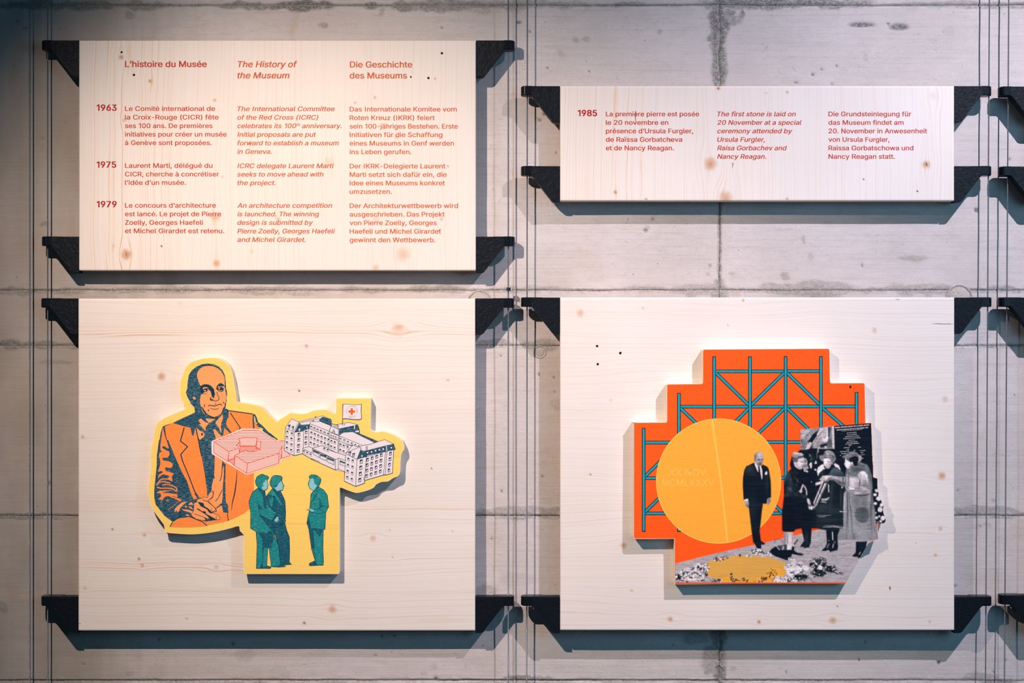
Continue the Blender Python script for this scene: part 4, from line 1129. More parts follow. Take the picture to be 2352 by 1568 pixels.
for x, y in ((1440,788),(1515,812),(1585,838)): window(c, 'N', x, y, 44, 56, 6)
for x, y in ((1455,965),(1555,1000),(1448,1125),(1548,1165)): window(c, 'N', x, y, 54, 92, 7)
for x, y in ((630,1265),(728,1312),(828,1365)): window(c, 'N', x, y, 54, 82, 8)
for x, y in ((930,705),(985,727),(1040,752),(1098,775),(1152,800),(1205,818)): window(c, 'G', x, y, 27, 34, 4)
for x, y in ((928,795),(977,813),(1035,835),(925,877),(975,897)): window(c, 'G', x, y, 27, 46, 4)
for q in ((520,870,610,905,610,985,520,930),(625,925,715,960,712,1030,622,990),(730,975,835,1020,832,1090,728,1045),(920,1025,1000,1060,1000,1110,918,1085)):
    p_ = [(640 + q[i] / 6.533, 900 + q[i + 1] / 6.533) for i in range(0, 8, 2)]
    c.area('white', p_); c.area('navy', [p_[0], p_[1], ((p_[1][0] + p_[2][0]) / 2, (p_[1][1] * .62 + p_[2][1] * .38)), (p_[3][0], p_[0][1] * .55 + p_[3][1] * .45)]); c.line(ln, p_, 0.9, closed=True)
for i in range(4):
    window(c, 'Q', 212 - i * 9, 782 + i * 146, 46, 78, 6); window(c, 'Q', 318 - i * 8, 822 + i * 148, 46, 78, 6)
    window(c, 'Q', 520 - i * 11, 832 + i * 147, 66, 96, -7)
    for j in range(4): window(c, 'Q', 672 + j * 110 - i * 8, 786 - j * 36 + i * 130, 60, 80, -8)
    window(c, 'Q', 1222 - i * 12, 640 + i * 134, 60, 84, -8)
for x, y in ((670,620),(765,598),(865,573),(957,552),(1050,532),(1240,500)): c.dot('white', 780 + x / 10.453, 980 + y / 10.453, 1.9)
for cr, q in (('N', "150,460 235,455 180,590 150,590 150,510"), ('N', "260,510 335,495 310,620 270,630 265,540"), ('Q', "220,600 285,590 250,690 205,680"), ('Q', "310,635 375,620 345,730 300,720")): c.area('navy', C(cr, q)); 
for cr, q in (('N', "150,520 180,510 165,580 150,580"), ('N', "275,550 300,545 295,620 275,620"), ('Q', "230,630 250,625 235,680 215,675"), ('Q', "325,665 345,660 335,720 315,715"), ('N', "470,580 515,570 515,640 470,650"), ('N', "705,510 735,505 735,545 710,550"), ('Q', "525,680 550,670 550,720 525,725"), ('Q', "1115,460 1135,455 1140,575 1120,580")): c.area('white', C(cr, q))
for x, y, r_ in ((980,232,24),(905,335,22)): c.line(ln, [(650 + (x + r_ * math.cos(a * .7)) / 13.067, 940 + (y + r_ * math.sin(a * .7)) / 13.067) for a in range(9)], 0.7, closed=True)
c.line(ln, [(650 + (1522 + 22 * math.cos(a * .7)) / 13.067, 940 + (630 + 26 * math.sin(a * .7)) / 13.067) for a in range(9)], 0.8, closed=True)
c.line(ln, C('N', "1505,650 1490,690"), 1.2); c.line(ln, C('N', "1540,650 1555,710"), 1.2)
c.area('white', C('N', "1475,440 1650,480 1660,580 1460,505")); c.line(ln, C('N', "1475,440 1650,480 1660,580 1460,505"), 0.8, closed=True)
c.text('line', 'CICR', 650 + 1490 / 13.067, 650 + 1640 / 13.067, 940 + 508 / 13.067, 3.4, 0.27, 0.25)
c.line('line', C('G', "1278,1270 1288,1330 1295,1365"), 1.6, taper=True)
# flag on its staff
c.line(ln, C('G', "962,178 960,400 955,500"), 1.1); c.line(ln, C('G', "975,485 985,495 995,480"), 0.8)
fl_ = smooth(C('G', "965,190 1020,178 1080,188 1150,192 1243,182"), 3, False) + smooth(C('G', "1235,290 1240,400 1160,412 1080,405 1010,398 960,402"), 3, False)
c.area('white', fl_); c.line(ln, fl_, 1.0, closed=True)
fx, fy = 640 + 1097 / 6.533, 900 + 293 / 6.533
c.area('pink', [(fx + 9.6 * math.cos(i * .2618), fy + 9.6 * math.sin(i * .2618)) for i in range(24)])
c.area('flame', [(fx - 2.4, fy - 7.6), (fx + 2.4, fy - 7.6), (fx + 2.4, fy - 2.4), (fx + 7.6, fy - 2.4), (fx + 7.6, fy + 2.4), (fx + 2.4, fy + 2.4), (fx + 2.4, fy + 7.6), (fx - 2.4, fy + 7.6), (fx - 2.4, fy + 2.4), (fx - 7.6, fy + 2.4), (fx - 7.6, fy - 2.4), (fx - 2.4, fy - 2.4)])
def arc_text(o, key, txt, a0, a1, r_, em, up=True):
    n = len(txt)
    for i, ch in enumerate(txt):
        if ch == ' ': continue
        a = a0 + (a1 - a0) * (i + .5) / n
        x, y = fx + r_ * math.cos(a), fy + r_ * math.sin(a)
        rot = a + math.pi / 2 if up else a - math.pi / 2
        wd = 0.35 if ch == 'I' else 1.5
        ox, oy = -wd / 2 * math.cos(rot), -wd / 2 * math.sin(rot)
        o.text(key, ch, x + ox, x + ox + wd, y + oy, em, rot)
arc_text(c, 'g1', 'COMITÉ INTERNATIONAL', math.radians(158), math.radians(382), 11.6, 2.2)
arc_text(c, 'g1', 'GENÈVE', math.radians(125), math.radians(55), 13.8, 2.2, False)
c.build('printed_headquarters', pl1, 'white and petrol building with a red cross flag')

# --- three standing figures
f = Print(m.top())
def fig(shape, key='teal', w=1.2):
    f.area(key, shape); f.line('line', shape, w, closed=True)
# second figure (behind)
body2 = C('H', "520,310 460,380 430,420 430,700 470,860 560,960 600,1100 630,1370 700,1365 780,1360 750,1330 755,1150 750,980 715,890 690,790 700,650 690,480 655,400 625,340")
fig(body2, 'tealdark')
f.area('teal', C('H', "520,320 445,400 500,395 530,430 520,540 505,575 480,500 455,470 560,400 600,430 650,540 560,430"))
f.area('teal', C('H', "520,320 560,380 590,430 650,540 655,560 600,500 540,410"))
head2 = smooth(C('T', "850,145 780,155 720,190 690,240 665,310 650,380 665,440 700,490 740,530 870,625 960,605 1040,590 1050,490 1080,465 1030,380 1010,300 1020,210 980,170"), 2)
fig(head2, 'teal', 1.1)
f.area('pale', C('T', "990,310 1015,390 1065,465 1040,490 1035,580 950,598 870,620 780,520 850,500 880,450 910,380 960,330"))
f.line('line', C('T', "750,430 790,465 860,460 900,390 970,310"), 1.1, sm=True); f.line('line', C('T', "770,500 830,515"), 0.7)
# first figure
body1 = C('H', "330,295 240,360 195,480 195,520 215,640 215,860 290,905 305,1080 295,1415 490,1415 495,1395 440,1375 455,1130 500,1390 600,1398 700,1390 660,1360 630,1360 600,1100 510,880 470,850 700,760 690,700 560,640 470,560 440,470 420,400 410,340")
fig(body1, 'teal')
f.area('tealdark', C('H', "310,300 400,350 430,470 440,560 430,600 470,640 560,660 690,705 700,760 600,830 520,860 470,850 340,690 330,600 320,520 400,600 380,400"))
f.area('teal', C('H', "320,520 340,690 420,800 470,850 465,920 225,850 215,640 230,560"))
f.area('teal', C('H', "330,600 420,590 550,680 510,755 400,700 340,660"))
f.area('tealdark', C('H', "295,910 420,925 500,890 540,1000 510,1080 500,1140 455,1130 400,1130 380,1400 430,1380 495,1395 490,1412 340,1412 380,1300 375,1000"))
f.area('tealdark', C('H', "490,1390 560,1385 640,1360 700,1385 690,1396 540,1400"))
f.area('yellow', C('H', "455,1135 440,1375 495,1392 490,1290 470,1150"))
for q in ("310,500 330,600 340,690 420,730 520,760 590,650", "540,730 575,690", "470,850 560,850 690,790", "455,1130 440,1375", "470,1140 500,1390"): f.line('line', C('H', q), 0.9)
f.area('pale', C('T', "780,1490 860,1390 930,1400 890,1430 940,1510 900,1490 880,1480 905,1550 870,1530 850,1500 860,1555 820,1540"))
head1 = smooth(C('T', "430,112 370,125 320,155 265,190 240,260 215,320 230,400 250,450 285,480 290,520 340,560 480,605 560,560 580,520 590,450 605,415 575,370 575,270 615,230 600,180 560,160 490,140"), 2)
fig(head1, 'teal', 1.1)
f.area('pale', C('T', "555,270 570,370 600,415 580,460 575,530 540,570 480,600 400,540 430,480 480,460 440,440 450,380 500,340 510,290"))
f.area('tealdark', C('T', "300,510 400,570 490,615 520,740 470,700 400,640"))
# third figure
body3 = C('H', "1160,290 1090,340 1050,390 1045,480 1035,590 1010,700 993,795 1020,830 1025,900 1060,1150 1110,1310 1040,1340 1030,1350 1090,1350 1025,1360 1035,1378 1220,1368 1222,1280 1215,1150 1220,880 1245,870 1255,640 1295,560 1275,400 1230,335")
fig(body3, 'teal')
f.area('tealdark', C('H', "1020,700 1045,820 1055,890 1080,880 1090,1000 1100,1130 1060,1150 1025,900 995,795"))
f.area('tealdark', C('H', "1040,855 1215,870 1215,900 1170,985 1130,930 1100,890 1060,890"))
f.area('tealdark', C('H', "1170,430 1195,540 1250,550 1160,590 1165,520"))
f.area('tealdark', C('H', "1110,1310 1130,1350 1160,1372 1040,1378 1025,1360 1090,1348 1030,1340"))
f.line('line', C('H', "1080,900 1080,1100 1110,1310"), 1.0); f.line('line', C('H', "1120,380 1050,520 1060,540"), 0.9); f.line('line', C('H', "1100,600 1160,590 1250,640 1180,660 1040,640"), 0.9); f.line('line', C('H', "1120,350 1160,330 1130,390 1085,470"), 0.9)
head3 = smooth(C('H', "1070,120 1035,130 1025,160 1040,175 1020,220 1012,260 1028,285 1035,310 1070,330 1095,345 1130,310 1155,280 1180,230 1188,180 1160,150 1120,125"), 2)
fig(head3, 'teal', 1.1)
f.area('pale', C('H', "1045,175 1080,170 1095,220 1100,250 1130,255 1130,280 1110,310 1085,340 1040,312 1030,285 1018,262 1028,225"))
f.area('pale', C('H', "990,605 1040,585 1095,605 1095,630 1060,635 1030,605")); f.line('line', C('H', "990,605 1040,585 1095,605 1095,630 1060,635 1030,608"), 0.8, closed=True)
f.build('printed_figures', pl1, 'three standing figures in teal')

# ============ right cutout: stepped orange shape, space frame, disc, black-and-white photograph
HQ = HR + 30
def rc(pts, r):
    """round the corners of a polyline polygon; points may carry their own radius"""
    out = []; n = len(pts)
    for i in range(n):
        p = pts[i]; q = r if len(p) < 3 else p[2]
        a, c_ = pts[i - 1], pts[(i + 1) % n]
        if q <= 0: out.append(p[:2]); continue
        def to(t_): 
            d = math.hypot(t_[0] - p[0], t_[1] - p[1]); k = min(q / d, 0.45); return (p[0] + (t_[0] - p[0]) * k, p[1] + (t_[1] - p[1]) * k)
        s0, s1 = to(a), to(c_)
        for j in range(5):
            t_ = j / 4
            out.append(((1 - t_) ** 2 * s0[0] + 2 * t_ * (1 - t_) * p[0] + t_ * t_ * s1[0], (1 - t_) ** 2 * s0[1] + 2 * t_ * (1 - t_) * p[1] + t_ * t_ * s1[1]))
    return out
wreath = C('Y', "1090,780 1210,815 1215,1060 1240,1150 1235,1250 1300,1320 1312,1390 1365,1450") + C('Y2', "1365,20 1340,90 1360,200 1415,330 1405,390 1370,435 1220,440 1205,560 1235,800")
OUT2 = rc([(1453, 970, 4), (1531.5, 969.5, 4), (1531.5, 882, 4), (1614, 881, 4), (1614, 802, 5), (1905.5, 800, 5), (1907, 879.5, 4), (1986.5, 879, 5), (1988, 971, 0), (2001.5, 970, 0)], 4) + \
       C('Y', "1095,400 1098,760") + wreath + [(2007.5, 1241), (1995, 1247), (1943.5, 1338.5), (1550, 1341.5), (1549, 1238), (1547, 1236.8), (1459, 1237.6), (1455, 1233.5)]
pl2 = plaque(p_br, OUT2, HR + 0.1, HQ, 'thick orange stepped cutout with a space frame, an amber disc and a photograph')
pr = Print(HQ)
pr.area('flame', inset(OUT2, 0.8))
g_ = pr.h
pr.build('printed_ground', pl2, 'flat bright orange print')
s = Print(pr.top())
bars = []
def bar(x0, y0, x1, y1, cap=True):
    bars.append((x0, y0, x1, y1))
    dx, dy = x1 - x0, y1 - y0; l = math.hypot(dx, dy); ux, uy = dx / l, dy / l; e = 0.8 if cap else 0
    s.line('black', [(x0 - ux * e, y0 - uy * e), (x1 + ux * e, y1 + uy * e)], 8.0)
    s.line('cyan', [(x0 + ux * e, y0 + uy * e), (x1 - ux * e, y1 - uy * e)], 5.0)
# members read off the photograph: struts first, verticals last
for q in ((1645,852.5,1720,852.5),(1725,852.5,1802,852.5),(1808,852,1884,852),(1563,933.5,1638,933.5),(1644,933.5,1720,933.5),(1726,933.5,1802,933.5),(1808,933,1883,933),(1890,933,1965,933),
          (1481,1016,1560,1016),(1563,1016,1600,1016),(1740,1015,1802,1015),(1808,1015,1842,1015),(1481,1097.5,1520,1097.5),(1780,1097,1806,1097),(1481,1178.5,1530,1178.5),(1770,1178.5,1800,1178.5)): bar(*q, cap=False)
for q in ((1644,856,1721,931),(1802,855,1724,931),(1808,856,1885,931),(1563,937,1604,976),(1720,937,1680,978),(1802,937,1726,1010),(1808,937,1862,990),(1890,937,1945,985),
          (1481,1094,1530,1046),(1481,1176,1530,1128),(1775,1155,1806,1186),(1566,1012,1600,985)): bar(*q, cap=False)
for q in ((1640.5,819,1640.5,980),(1722.5,819,1722.5,1000),(1804.5,818.5,1804.5,1210),(1885.5,818.5,1885.5,1000),(1559.5,903,1559.5,1220),(1967.5,901,1967.5,985),(1478.5,983,1478.5,1220)): bar(*q)
s.area('flame', [(1795, 1190), (1815, 1190), (1815, 1222), (1795, 1222)])
# disc
dx_, dy_, dr = 1650.5, 1104.5, 143.2
s.area('amber2', [(dx_ + (dr + .6) * math.cos(i * math.pi / 60), dy_ + (dr + .6) * math.sin(i * math.pi / 60)) for i in range(120)])
s.area('amber', [(dx_ + (dr - 1.6) * math.cos(i * math.pi / 60), dy_ + (dr - 1.6) * math.sin(i * math.pi / 60)) for i in range(120)])
s.line('amber2', [(1635, 962.5), (1648, 1050), (1655.5, 1103), (1663, 1170), (1671, 1246)], 4.6)
s.line('amber2', C('U', "760,800 762,745 790,790 805,735"), 1.0)
s.text('amber4', 'XX NOV.', 1536, 1627, 1092.5, 16)
s.text('amber4', 'MCMLXXXV', 1520, 1640, 1116, 16)
s.dot('black', 1953.3, 888, 2.2, 3.2)
for cx_, cy_, r_ in ((1690, 1008, 4), (1587, 1080, 6), (1570, 975, 3), (1785, 884, 5)): s.dot('amber3' if cy_ > 970 and cx_ > 1580 else 'flame', cx_, cy_, r_, r_ * .7)
for q in ((1650,1099,1668,1100),(1655,1104,1672,1103),(1650,1108,1668,1109),(1652,1113,1667,1113),(1646,1117,1664,1118),(1735,1024,1755,1025)): s.line('amber3', [q[:2], ((q[0] + q[2]) / 2, q[1] + 1.2), q[2:]], 0.8, taper=True)
s.build('printed_frame_and_disc', pl2, 'turquoise space frame behind an amber disc reading XX NOV. MCMLXXXV')

# the photograph: floor, flowers, poster wall, people. Drawn as shapes, then laid down as one
# continuous-tone print (a fine grid whose points carry the printed tone)
class Shapes(Print):
    def __init__(s): super().__init__(0); s.prims = []
    def area(s, key, pts, sm=False, n=3, lvl=None):
        s.prims.append((key, smooth(pts, n) if sm else pts))
    def line(s, key, pts, w=1.0, closed=False, sm=False, taper=False, n=3):
        if sm: pts = smooth(pts, n, closed)
        if closed: pts = list(pts) + [pts[0]]
        m = len(pts)
        for i in range(m - 1):
            (x0, y0), (x1, y1) = pts[i], pts[i + 1]; l = math.hypot(x1 - x0, y1 - y0) or 1
            nx, ny = -(y1 - y0) / l, (x1 - x0) / l
            def ww(k): return w / 2 * ((0.25 + 0.75 * math.sin(math.pi * k / (m - 1))) if taper and m > 2 else 1)
            a, b_ = ww(i), ww(i + 1); ex, ey = (x1 - x0) / l * w * .2, (y1 - y0) / l * w * .2
            s.prims.append((key, [(x0 - ex + nx * a, y0 - ey + ny * a), (x1 + ex + nx * b_, y1 + ey + ny * b_), (x1 + ex - nx * b_, y1 + ey - ny * b_), (x0 - ex - nx * a, y0 - ey - ny * a)]))
q = Shapes(); qt = Print(s.z() + 0.08)
RGBK = dict(flame=lin(252,88,26), amber=lin(250,166,56), amber2=lin(255,186,80), amber3=lin(222,164,76), cyan=lin(28,150,166), black=lin(6,20,33), black2=lin(18,32,40),
            g1=lin(58,70,78), g2=lin(98,104,108), g3=lin(140,138,140), g4=lin(176,166,168), g5=lin(208,194,196), g6=lin(232,222,224))
q.area('g4', C('J', "90,580 700,425 1150,315 1750,190 2352,50") + [(1822, 1230), (1880, 1216), (1930, 1205), (1990, 1200), (2007, 1241), (1995, 1247), (1944, 1337.5), (1550, 1337.5)])
random.seed(4)
for i in range(230):
    x = 1556 + 440 * random.random(); y = 1218 + 118 * random.random()
    if y < 1296 - (x - 1550) * 0.235 or x > 1990 - max(0, (y - 1247)) * 0.57 - 22: continue
    l = 6 + 22 * random.random()
    if x + l > 1990 - max(0, (y - 1247)) * 0.57: continue
    q.area(random.choice(('g3', 'g3', 'g5', 'g5')), [(x, y), (x + l / 2, y - .4), (x + l, y + random.uniform(-1, 1)), (x + l / 2, y + .5)], lvl=q.k + 1)
q.k += 1
# poster wall: sculpture picture and donor board
q.area('g3', C('E', "105,345 1115,235 1145,1307 120,1307"))
q.area('g4', C('E', "110,345 460,310 300,480 130,600"))
for i in range(120):
    x = 130 + 480 * random.random(); y = 380 + 520 * random.random()
    if x > 650 - (y - 300) * 0.3: continue
    a = 2.1 + random.uniform(-.25, .25); l = 35 + 60 * random.random(); w_ = 12 + 14 * random.random()
    q.line(random.choice(('g1', 'g2', 'g4', 'g5', 'black')), C('E', f"{x},{y} {x+l*.5*math.cos(a)},{y+l*.5*math.sin(a)} {x+l*math.cos(a)},{y+l*math.sin(a)}"), w_ / 13, taper=True)
q.area('black', C('E', "340,700 480,480 620,380 700,290 600,560 480,760 420,860 330,1000 160,1307 620,1307 620,900 480,900 400,830"))
q.area('g5', C('E', "700,300 900,275 920,560 700,560 600,500")); q.area('g6', C('E', "905,270 920,270 945,600 930,720 860,730 780,700 760,600 900,560"))
for x0_ in (800, 840, 880): q.line('g3', C('E', f"{x0_},290 {x0_+10},560"), 1.0)
q.area('g4', C('E', "650,560 760,540 780,700 700,800 600,860 520,900 500,800 560,740 640,660")); q.line('g1', C('E', "720,570 700,640 640,720 560,760"), 1.2)
q.area('g5', smooth(C('E', "780,630 850,590 920,630 930,700 860,740 790,710"), 2)); q.dot('black', 1830 + 845 / 13.067, 960 + 588 / 13.067, 1.4)
q.area('g2', C('E', "950,620 1050,640 1060,880 700,900 700,800 800,760 900,740")); q.area('black2', C('E', "700,800 900,745 920,800 880,860 700,880"))
q.area('g1', C('E', "930,270 1040,265 1010,420 980,580 940,560")); q.area('g5', C('E', "1060,250 1105,245 1140,1100 1085,1020 1060,600")); q.area('g6', C('E', "1095,240 1115,238 1145,1307 1130,1307"))
q.area('g5', C('E', "645,885 690,870 700,905 840,905 835,840 890,840 905,930 820,1000 700,1030 645,1060"))
q.area('g4', C('E', "700,430 760,460 700,560 560,780 460,740 620,520")); q.line('g6', C('E', "700,420 480,740"), 0.8)
q.area('g5', C('E', "390,715 470,760 270,1045 220,1000")); q.line('g2', C('E', "470,760 270,1045"), 0.8)
donor = C('E', "1115,235 2235,145 2250,420") + [(2003.5, 1030), (2005, 1100), (2016, 1104), (2017, 1125), (1990, 1290), (1930, 1170), (1915, 1090), (1917, 1050)]
donor = C('E', "1115,235 2235,145 2250,420") + [(2004.5, 1060), (2005, 1094), (1990, 1140), (1925, 1140), (1917, 1060)]
q.area('black', donor)
rt = -0.080
def ew(t_, x0, x1, y, em=2.6, wgt=0.0):
    qt.text('g6', t_, 1830 + x0 / 13.067, 1830 + x1 / 13.067 , 960 + y / 13.067, em, rt, wgt)
ew('MUSEE INTERNATIONAL DE LA CROIX-ROUGE', 1155, 2175, 305, 2.9, 0.25)
ew('GRANDS DONNATEURS AU 20 NOVEMBRE 1985', 1195, 2145, 375, 2.7, 0.15)
ew('EN ORDRE CHRONOLOGIQUE DES CONTRIBUTIONS', 1345, 1970, 395, 1.2)
for t_, x0, x1, y in (('VILLE DE GENEVE', 1500, 1795, 458), ('VILLE DE GENEVE', 1505, 1805, 515), ('CONFEDERATION SUISSE', 1450, 1870, 575), ('KINGDOM OF SAUDI ARABIA', 1400, 1920, 635), ('ROLEX S.A.', 1560, 1755, 680),
                      ('METRA BLICKARD', 1500, 1820, 740), ('M. ZOUHEIR MARDINI', 1465, 1870, 795), ('NEST', 1560, 1650, 835), ('UNION DE', 1415, 1590, 905), ('VERES', 1830, 1930, 888), ('LOR', 1500, 1580, 955),
                      ('ASSOCIATION DE', 1300, 1570, 1020), ('PHONES', 1895, 2070, 992), ('BVVVV', 1340, 1475, 1075), ('NCE', 1925, 1998, 1048), ('R S.A.', 1935, 2045, 1108), ('P', 1305, 1330, 1135), ('N', 1960, 2000, 1220)): ew(t_, x0, x1, y, 2.0)
q.area('g3', [(1915, 1150), (1990, 1150), (1990, 1240), (1915, 1240)])
q.area('black', [(1985, 1060), (2005.5, 1060), (2006, 1096), (2016, 1100), (2016, 1200), (2011, 1205), (1985, 1200)])
q.area('black', [(1880, 1030), (1925, 1030), (1925, 1090), (1880, 1090)])
# background men between the women
q.area('black', C('X', "450,300 1000,300 1300,480 1568,700") + C('Y', "640,560 700,1100 420,1200") + C('X2', "1500,560 900,560 350,560 300,0") + C('X', "300,1000"))
q.area('black', C('X', "440,190 490,130 600,130 760,100 930,200 1040,190 1100,300 1060,480 930,560 905,720 900,1000 860,1500 600,1400 500,600 400,500"))
q.area('black2', smooth(C('X', "700,240 800,215 850,300 860,400 800,470 730,420"), 2)); q.area('g2', C('X', "700,240 740,240 770,290 740,300")); q.area('g1', C('X', "760,330 800,320 780,410 750,380"))
q.area('g6', C('X', "720,480 770,430 785,520 765,580 745,560")); q.area('g6', C('X', "845,465 880,390 900,465")); q.dot('g6', 1790 + 866 / 10.453, 1020 + 610 / 10.453, 2.1, 1.7)
q.area('g2', smooth(C('X', "960,250 1040,270 1060,330 1040,410 1000,380 960,330"), 2)); q.area('black', C('X', "915,240 1050,190 1060,220 930,290"))
q.line('g3', C('X', "905,190 903,340"), 0.7)
q.area('g6', C('X', "650,795 700,810 785,915 740,895 680,850"))
# woman at left, dark suit, back turned
q.area('black', C('X', "320,190 250,480 280,590 215,640 150,760 130,900 120,1150 100,1290 70,1568") + C('X2', "60,0 60,600 110,640 340,640 400,580 530,560 590,850 500,985 510,1005 570,1000 600,1030 720,1015 760,880 780,560 900,560 900,0") + C('X', "860,1500 700,1240 780,800 620,620 560,600"))
q.area('black2', C('X', "190,680 280,640 420,640 480,700 350,800 300,1000 320,1150 480,1130 560,1200 700,1260 640,1300 430,1260 150,1270 110,1250 160,1160 160,900"))
for i in range(36):
    x = 180 + 260 * random.random(); y = 700 + 480 * random.random()
    q.line(random.choice(('g1', 'g2', 'black')), C('X', f"{x},{y} {x+20},{y+30} {x+30+random.random()*20},{y+80}"), 0.9, taper=True)
q.area('black', C('X', "500,150 600,150 690,260 720,400 690,480 600,330 560,240"))
q.area('g4', smooth(C('X', "330,200 380,180 450,200 530,210 580,250 560,270 480,300 400,330 320,330 300,300 310,240"), 2)); q.area('g2', C('X', "300,300 400,340 560,280 600,310 480,340 460,420 430,440 360,420 320,380"))
for q_ in ("340,210 420,240 520,240", "320,260 420,270 540,260", "320,300 400,310 500,290"): q.line('g1', C('X', q_), 0.8, sm=True)
q.area('g5', C('X', "460,350 560,325 640,340 670,400 670,480 640,540 560,560 540,590 490,600 420,570 370,520 340,420 380,430 430,440"))
q.area('g3', C('X', "590,340 640,345 665,400 640,420 600,410")); q.line('black', C('X', "510,440 560,425"), 1.3); q.line('black', C('X', "590,430 650,425"), 1.4); q.line('g1', C('X', "550,540 600,510 640,520"), 1.3); q.line('g2', C('X', "585,430 600,490"), 1.0)
q.area('g4', C('X', "560,550 640,530 680,500 690,540 640,570 570,575"))
for x, y in ((600,600),(640,590),(680,570),(610,640),(650,640),(670,655)): q.dot('g6', 1790 + x / 10.453, 1020 + y / 10.453, 1.8, 1.5)
q.area('g5', C('X', "560,955 590,980 540,1080 550,1130 520,1170 470,1130 510,1090"))
q.line('g5', C('X', "600,1000 640,1080 655,1150 655,1215"), 2.1, sm=True)
q.area('g5', C('X', "680,1295 730,1330 755,1430 720,1450 680,1400 665,1330"))
# woman in the middle
q.area('black2', C('X', "920,760 960,650 1100,590 1150,600 1250,520 1330,520 1480,620 1550,700 1568,780 1568,1568") + C('X2', "1540,0 1540,540 1450,560 1450,600 1400,720 1410,980 1400,1080 1220,1120 1190,1080 1020,1100 1020,1075 1140,960 1120,600 900,560 880,200") + C('X', "870,1500 1000,1180 1080,940 960,930 900,860"))
q.area('black', C('X2', "1120,590 1430,600 1400,700 1395,860 1415,980 1400,1075 1220,1125 1190,1085 1235,1040 1130,1100 1020,1100 1020,1075 1100,1000 1150,880"))
q.line('g6', C('X2', "1275,640 1285,830"), 1.4, taper=True)
for q_ in ("1190,920 1140,1020", "1300,920 1280,1020", "1310,870 1340,890", "1170,840 1200,850"): q.line('g4', C('X2', q_), 0.9, taper=True)
q.area('g6', C('X', "905,640 930,560 1000,500 1060,475 1075,570 1110,580 1040,610 960,680 930,760")); q.area('g6', C('X', "1310,480 1340,455 1430,510 1470,620 1400,560 1340,530"))
q.area('g1', C('X', "1180,740 1260,600 1340,540 1470,630 1540,690 1550,740")); q.line('black', C('X', "1350,600 1270,730"), 0.8)
q.area('black', C('X', "1110,590 1190,590 1260,530 1290,470 1320,520 1240,620 1180,740 1100,800 1070,720"))
q.area('g3', smooth(C('X', "1050,260 1100,170 1180,140 1290,190 1340,280 1355,350 1320,420 1290,450 1260,420 1230,360 1180,320 1080,310 1060,400 1000,380 980,300"), 2))
q.area('black', C('X', "1130,140 1200,110 1280,130 1310,180 1250,150 1180,130"))
for i in range(46):
    a = random.uniform(2.6, 6.9); r_ = random.uniform(.55, 1)
    x = 1190 + 150 * r_ * math.cos(a); y = 300 + 140 * r_ * math.sin(a)
    q.line(random.choice(('g1', 'g5', 'g2', 'g4', 'black')), C('X', f"{x},{y} {x+25*math.sin(a)},{y+20} {x+30*math.cos(a)+20},{y+34}"), 1.1, taper=True)
q.area('g5', C('X', "1060,340 1180,325 1230,370 1260,430 1240,500 1200,570 1150,580 1110,550 1070,490"))
q.line('black', C('X', "1080,430 1110,425"), 1.0); q.line('black', C('X', "1150,415 1200,430"), 1.1); q.line('g2', C('X', "1110,495 1145,505"), 1.0); q.area('g6', C('X', "1060,350 1160,340 1130,440 1100,500 1070,440"))
q.line('g2', C('X', "1135,460 1160,480"), 1.0); q.dot('g6', 1790 + 1272 / 10.453, 1020 + 465 / 10.453, 1.1)
# document tube, cup and hands
q.area('g3', C('X', "1090,920 1150,930 900,1470 860,1500 820,1420")); q.area('g5', C('X', "1030,900 1060,910 850,1410 815,1410")); q.area('black', C('X', "1055,905 1085,920 870,1430 845,1410")); q.area('g6', C('X', "1095,935 1112,940 905,1390 880,1410"))
q.area('g2', smooth(C('X', "690,1450 760,1430 850,1450 860,1520 840,1568"), 1, False) + C('X2', "830,60 790,110 720,110 690,50") + C('X', "690,1500")); q.line('g6', C('X', "700,1500 770,1520 850,1500"), 0.8, sm=True); q.area('g6', C('X2', "720,30 740,30 735,95 720,90")); q.area('g6', C('X2', "760,35 790,30 785,100 765,100"))
q.area('black', C('X', "760,1435 840,1440 830,1470 770,1470"))
q.area('g5', C('X', "880,920 960,905 1070,850 1080,880 980,960 930,970 880,990 865,960"))
q.area('g4', C('X', "1015,1310 1060,1300 1100,1310 1190,1265 1200,1290 1160,1340 1080,1370 1020,1350")); q.line('g4', C('X', "1000,1375 1130,1400"), 1.6, taper=True)
q.area('g5', C('X', "1170,940 1195,1000 1190,1060 1200,1150 1180,1150"))
# woman at right, grey coat, and the man behind her
q.area('g2', C('Y', "720,480 800,430 960,490 1010,580 1060,720 1080,900 1100,1200 1150,1568") + C('Y2', "1150,0 1175,440 1230,810 1120,830 1050,400") + C('Y', "900,700 760,560"))
q.area('g4', smooth(C('Y', "640,180 740,240 800,270 830,330 800,400 750,440 700,470 640,400"), 2)); q.area('black', smooth(C('Y', "560,90 640,60 740,90 800,160 820,260 770,260 720,220 640,180 560,170"), 2)); q.area('g4', C('Y', "630,180 650,140 690,135 655,150 640,190"))
coat = C('Y', "460,600 440,740 470,770 350,770 0,745 -120,760 -180,850 -140,880 0,900 60,850 160,860 270,960 430,1020 450,1100 400,1180 390,1568") + C('Y2', "390,0 400,230 380,345 430,345 420,680 590,700 620,830 840,870 1050,840 1130,830 1225,800 1165,440 1120,0") + C('Y', "1110,1500 1060,1000 960,720 880,640 840,560 720,520 620,520")
q.area('g3', coat)
q.area('g2', smooth(C('Y', "470,590 560,560 680,520 800,570 880,600 940,660 850,650 760,700 720,760 640,775 560,760 520,690 440,740"), 2))
q.area('g4', smooth(C('Y', "730,730 800,670 870,650 930,700 970,820 1000,960 1040,1120 990,1180 900,1150 820,1020 800,980 790,860"), 2)); q.area('g4', C('Y', "530,800 720,790 770,860 780,960 800,1000 700,1050 540,1040"))
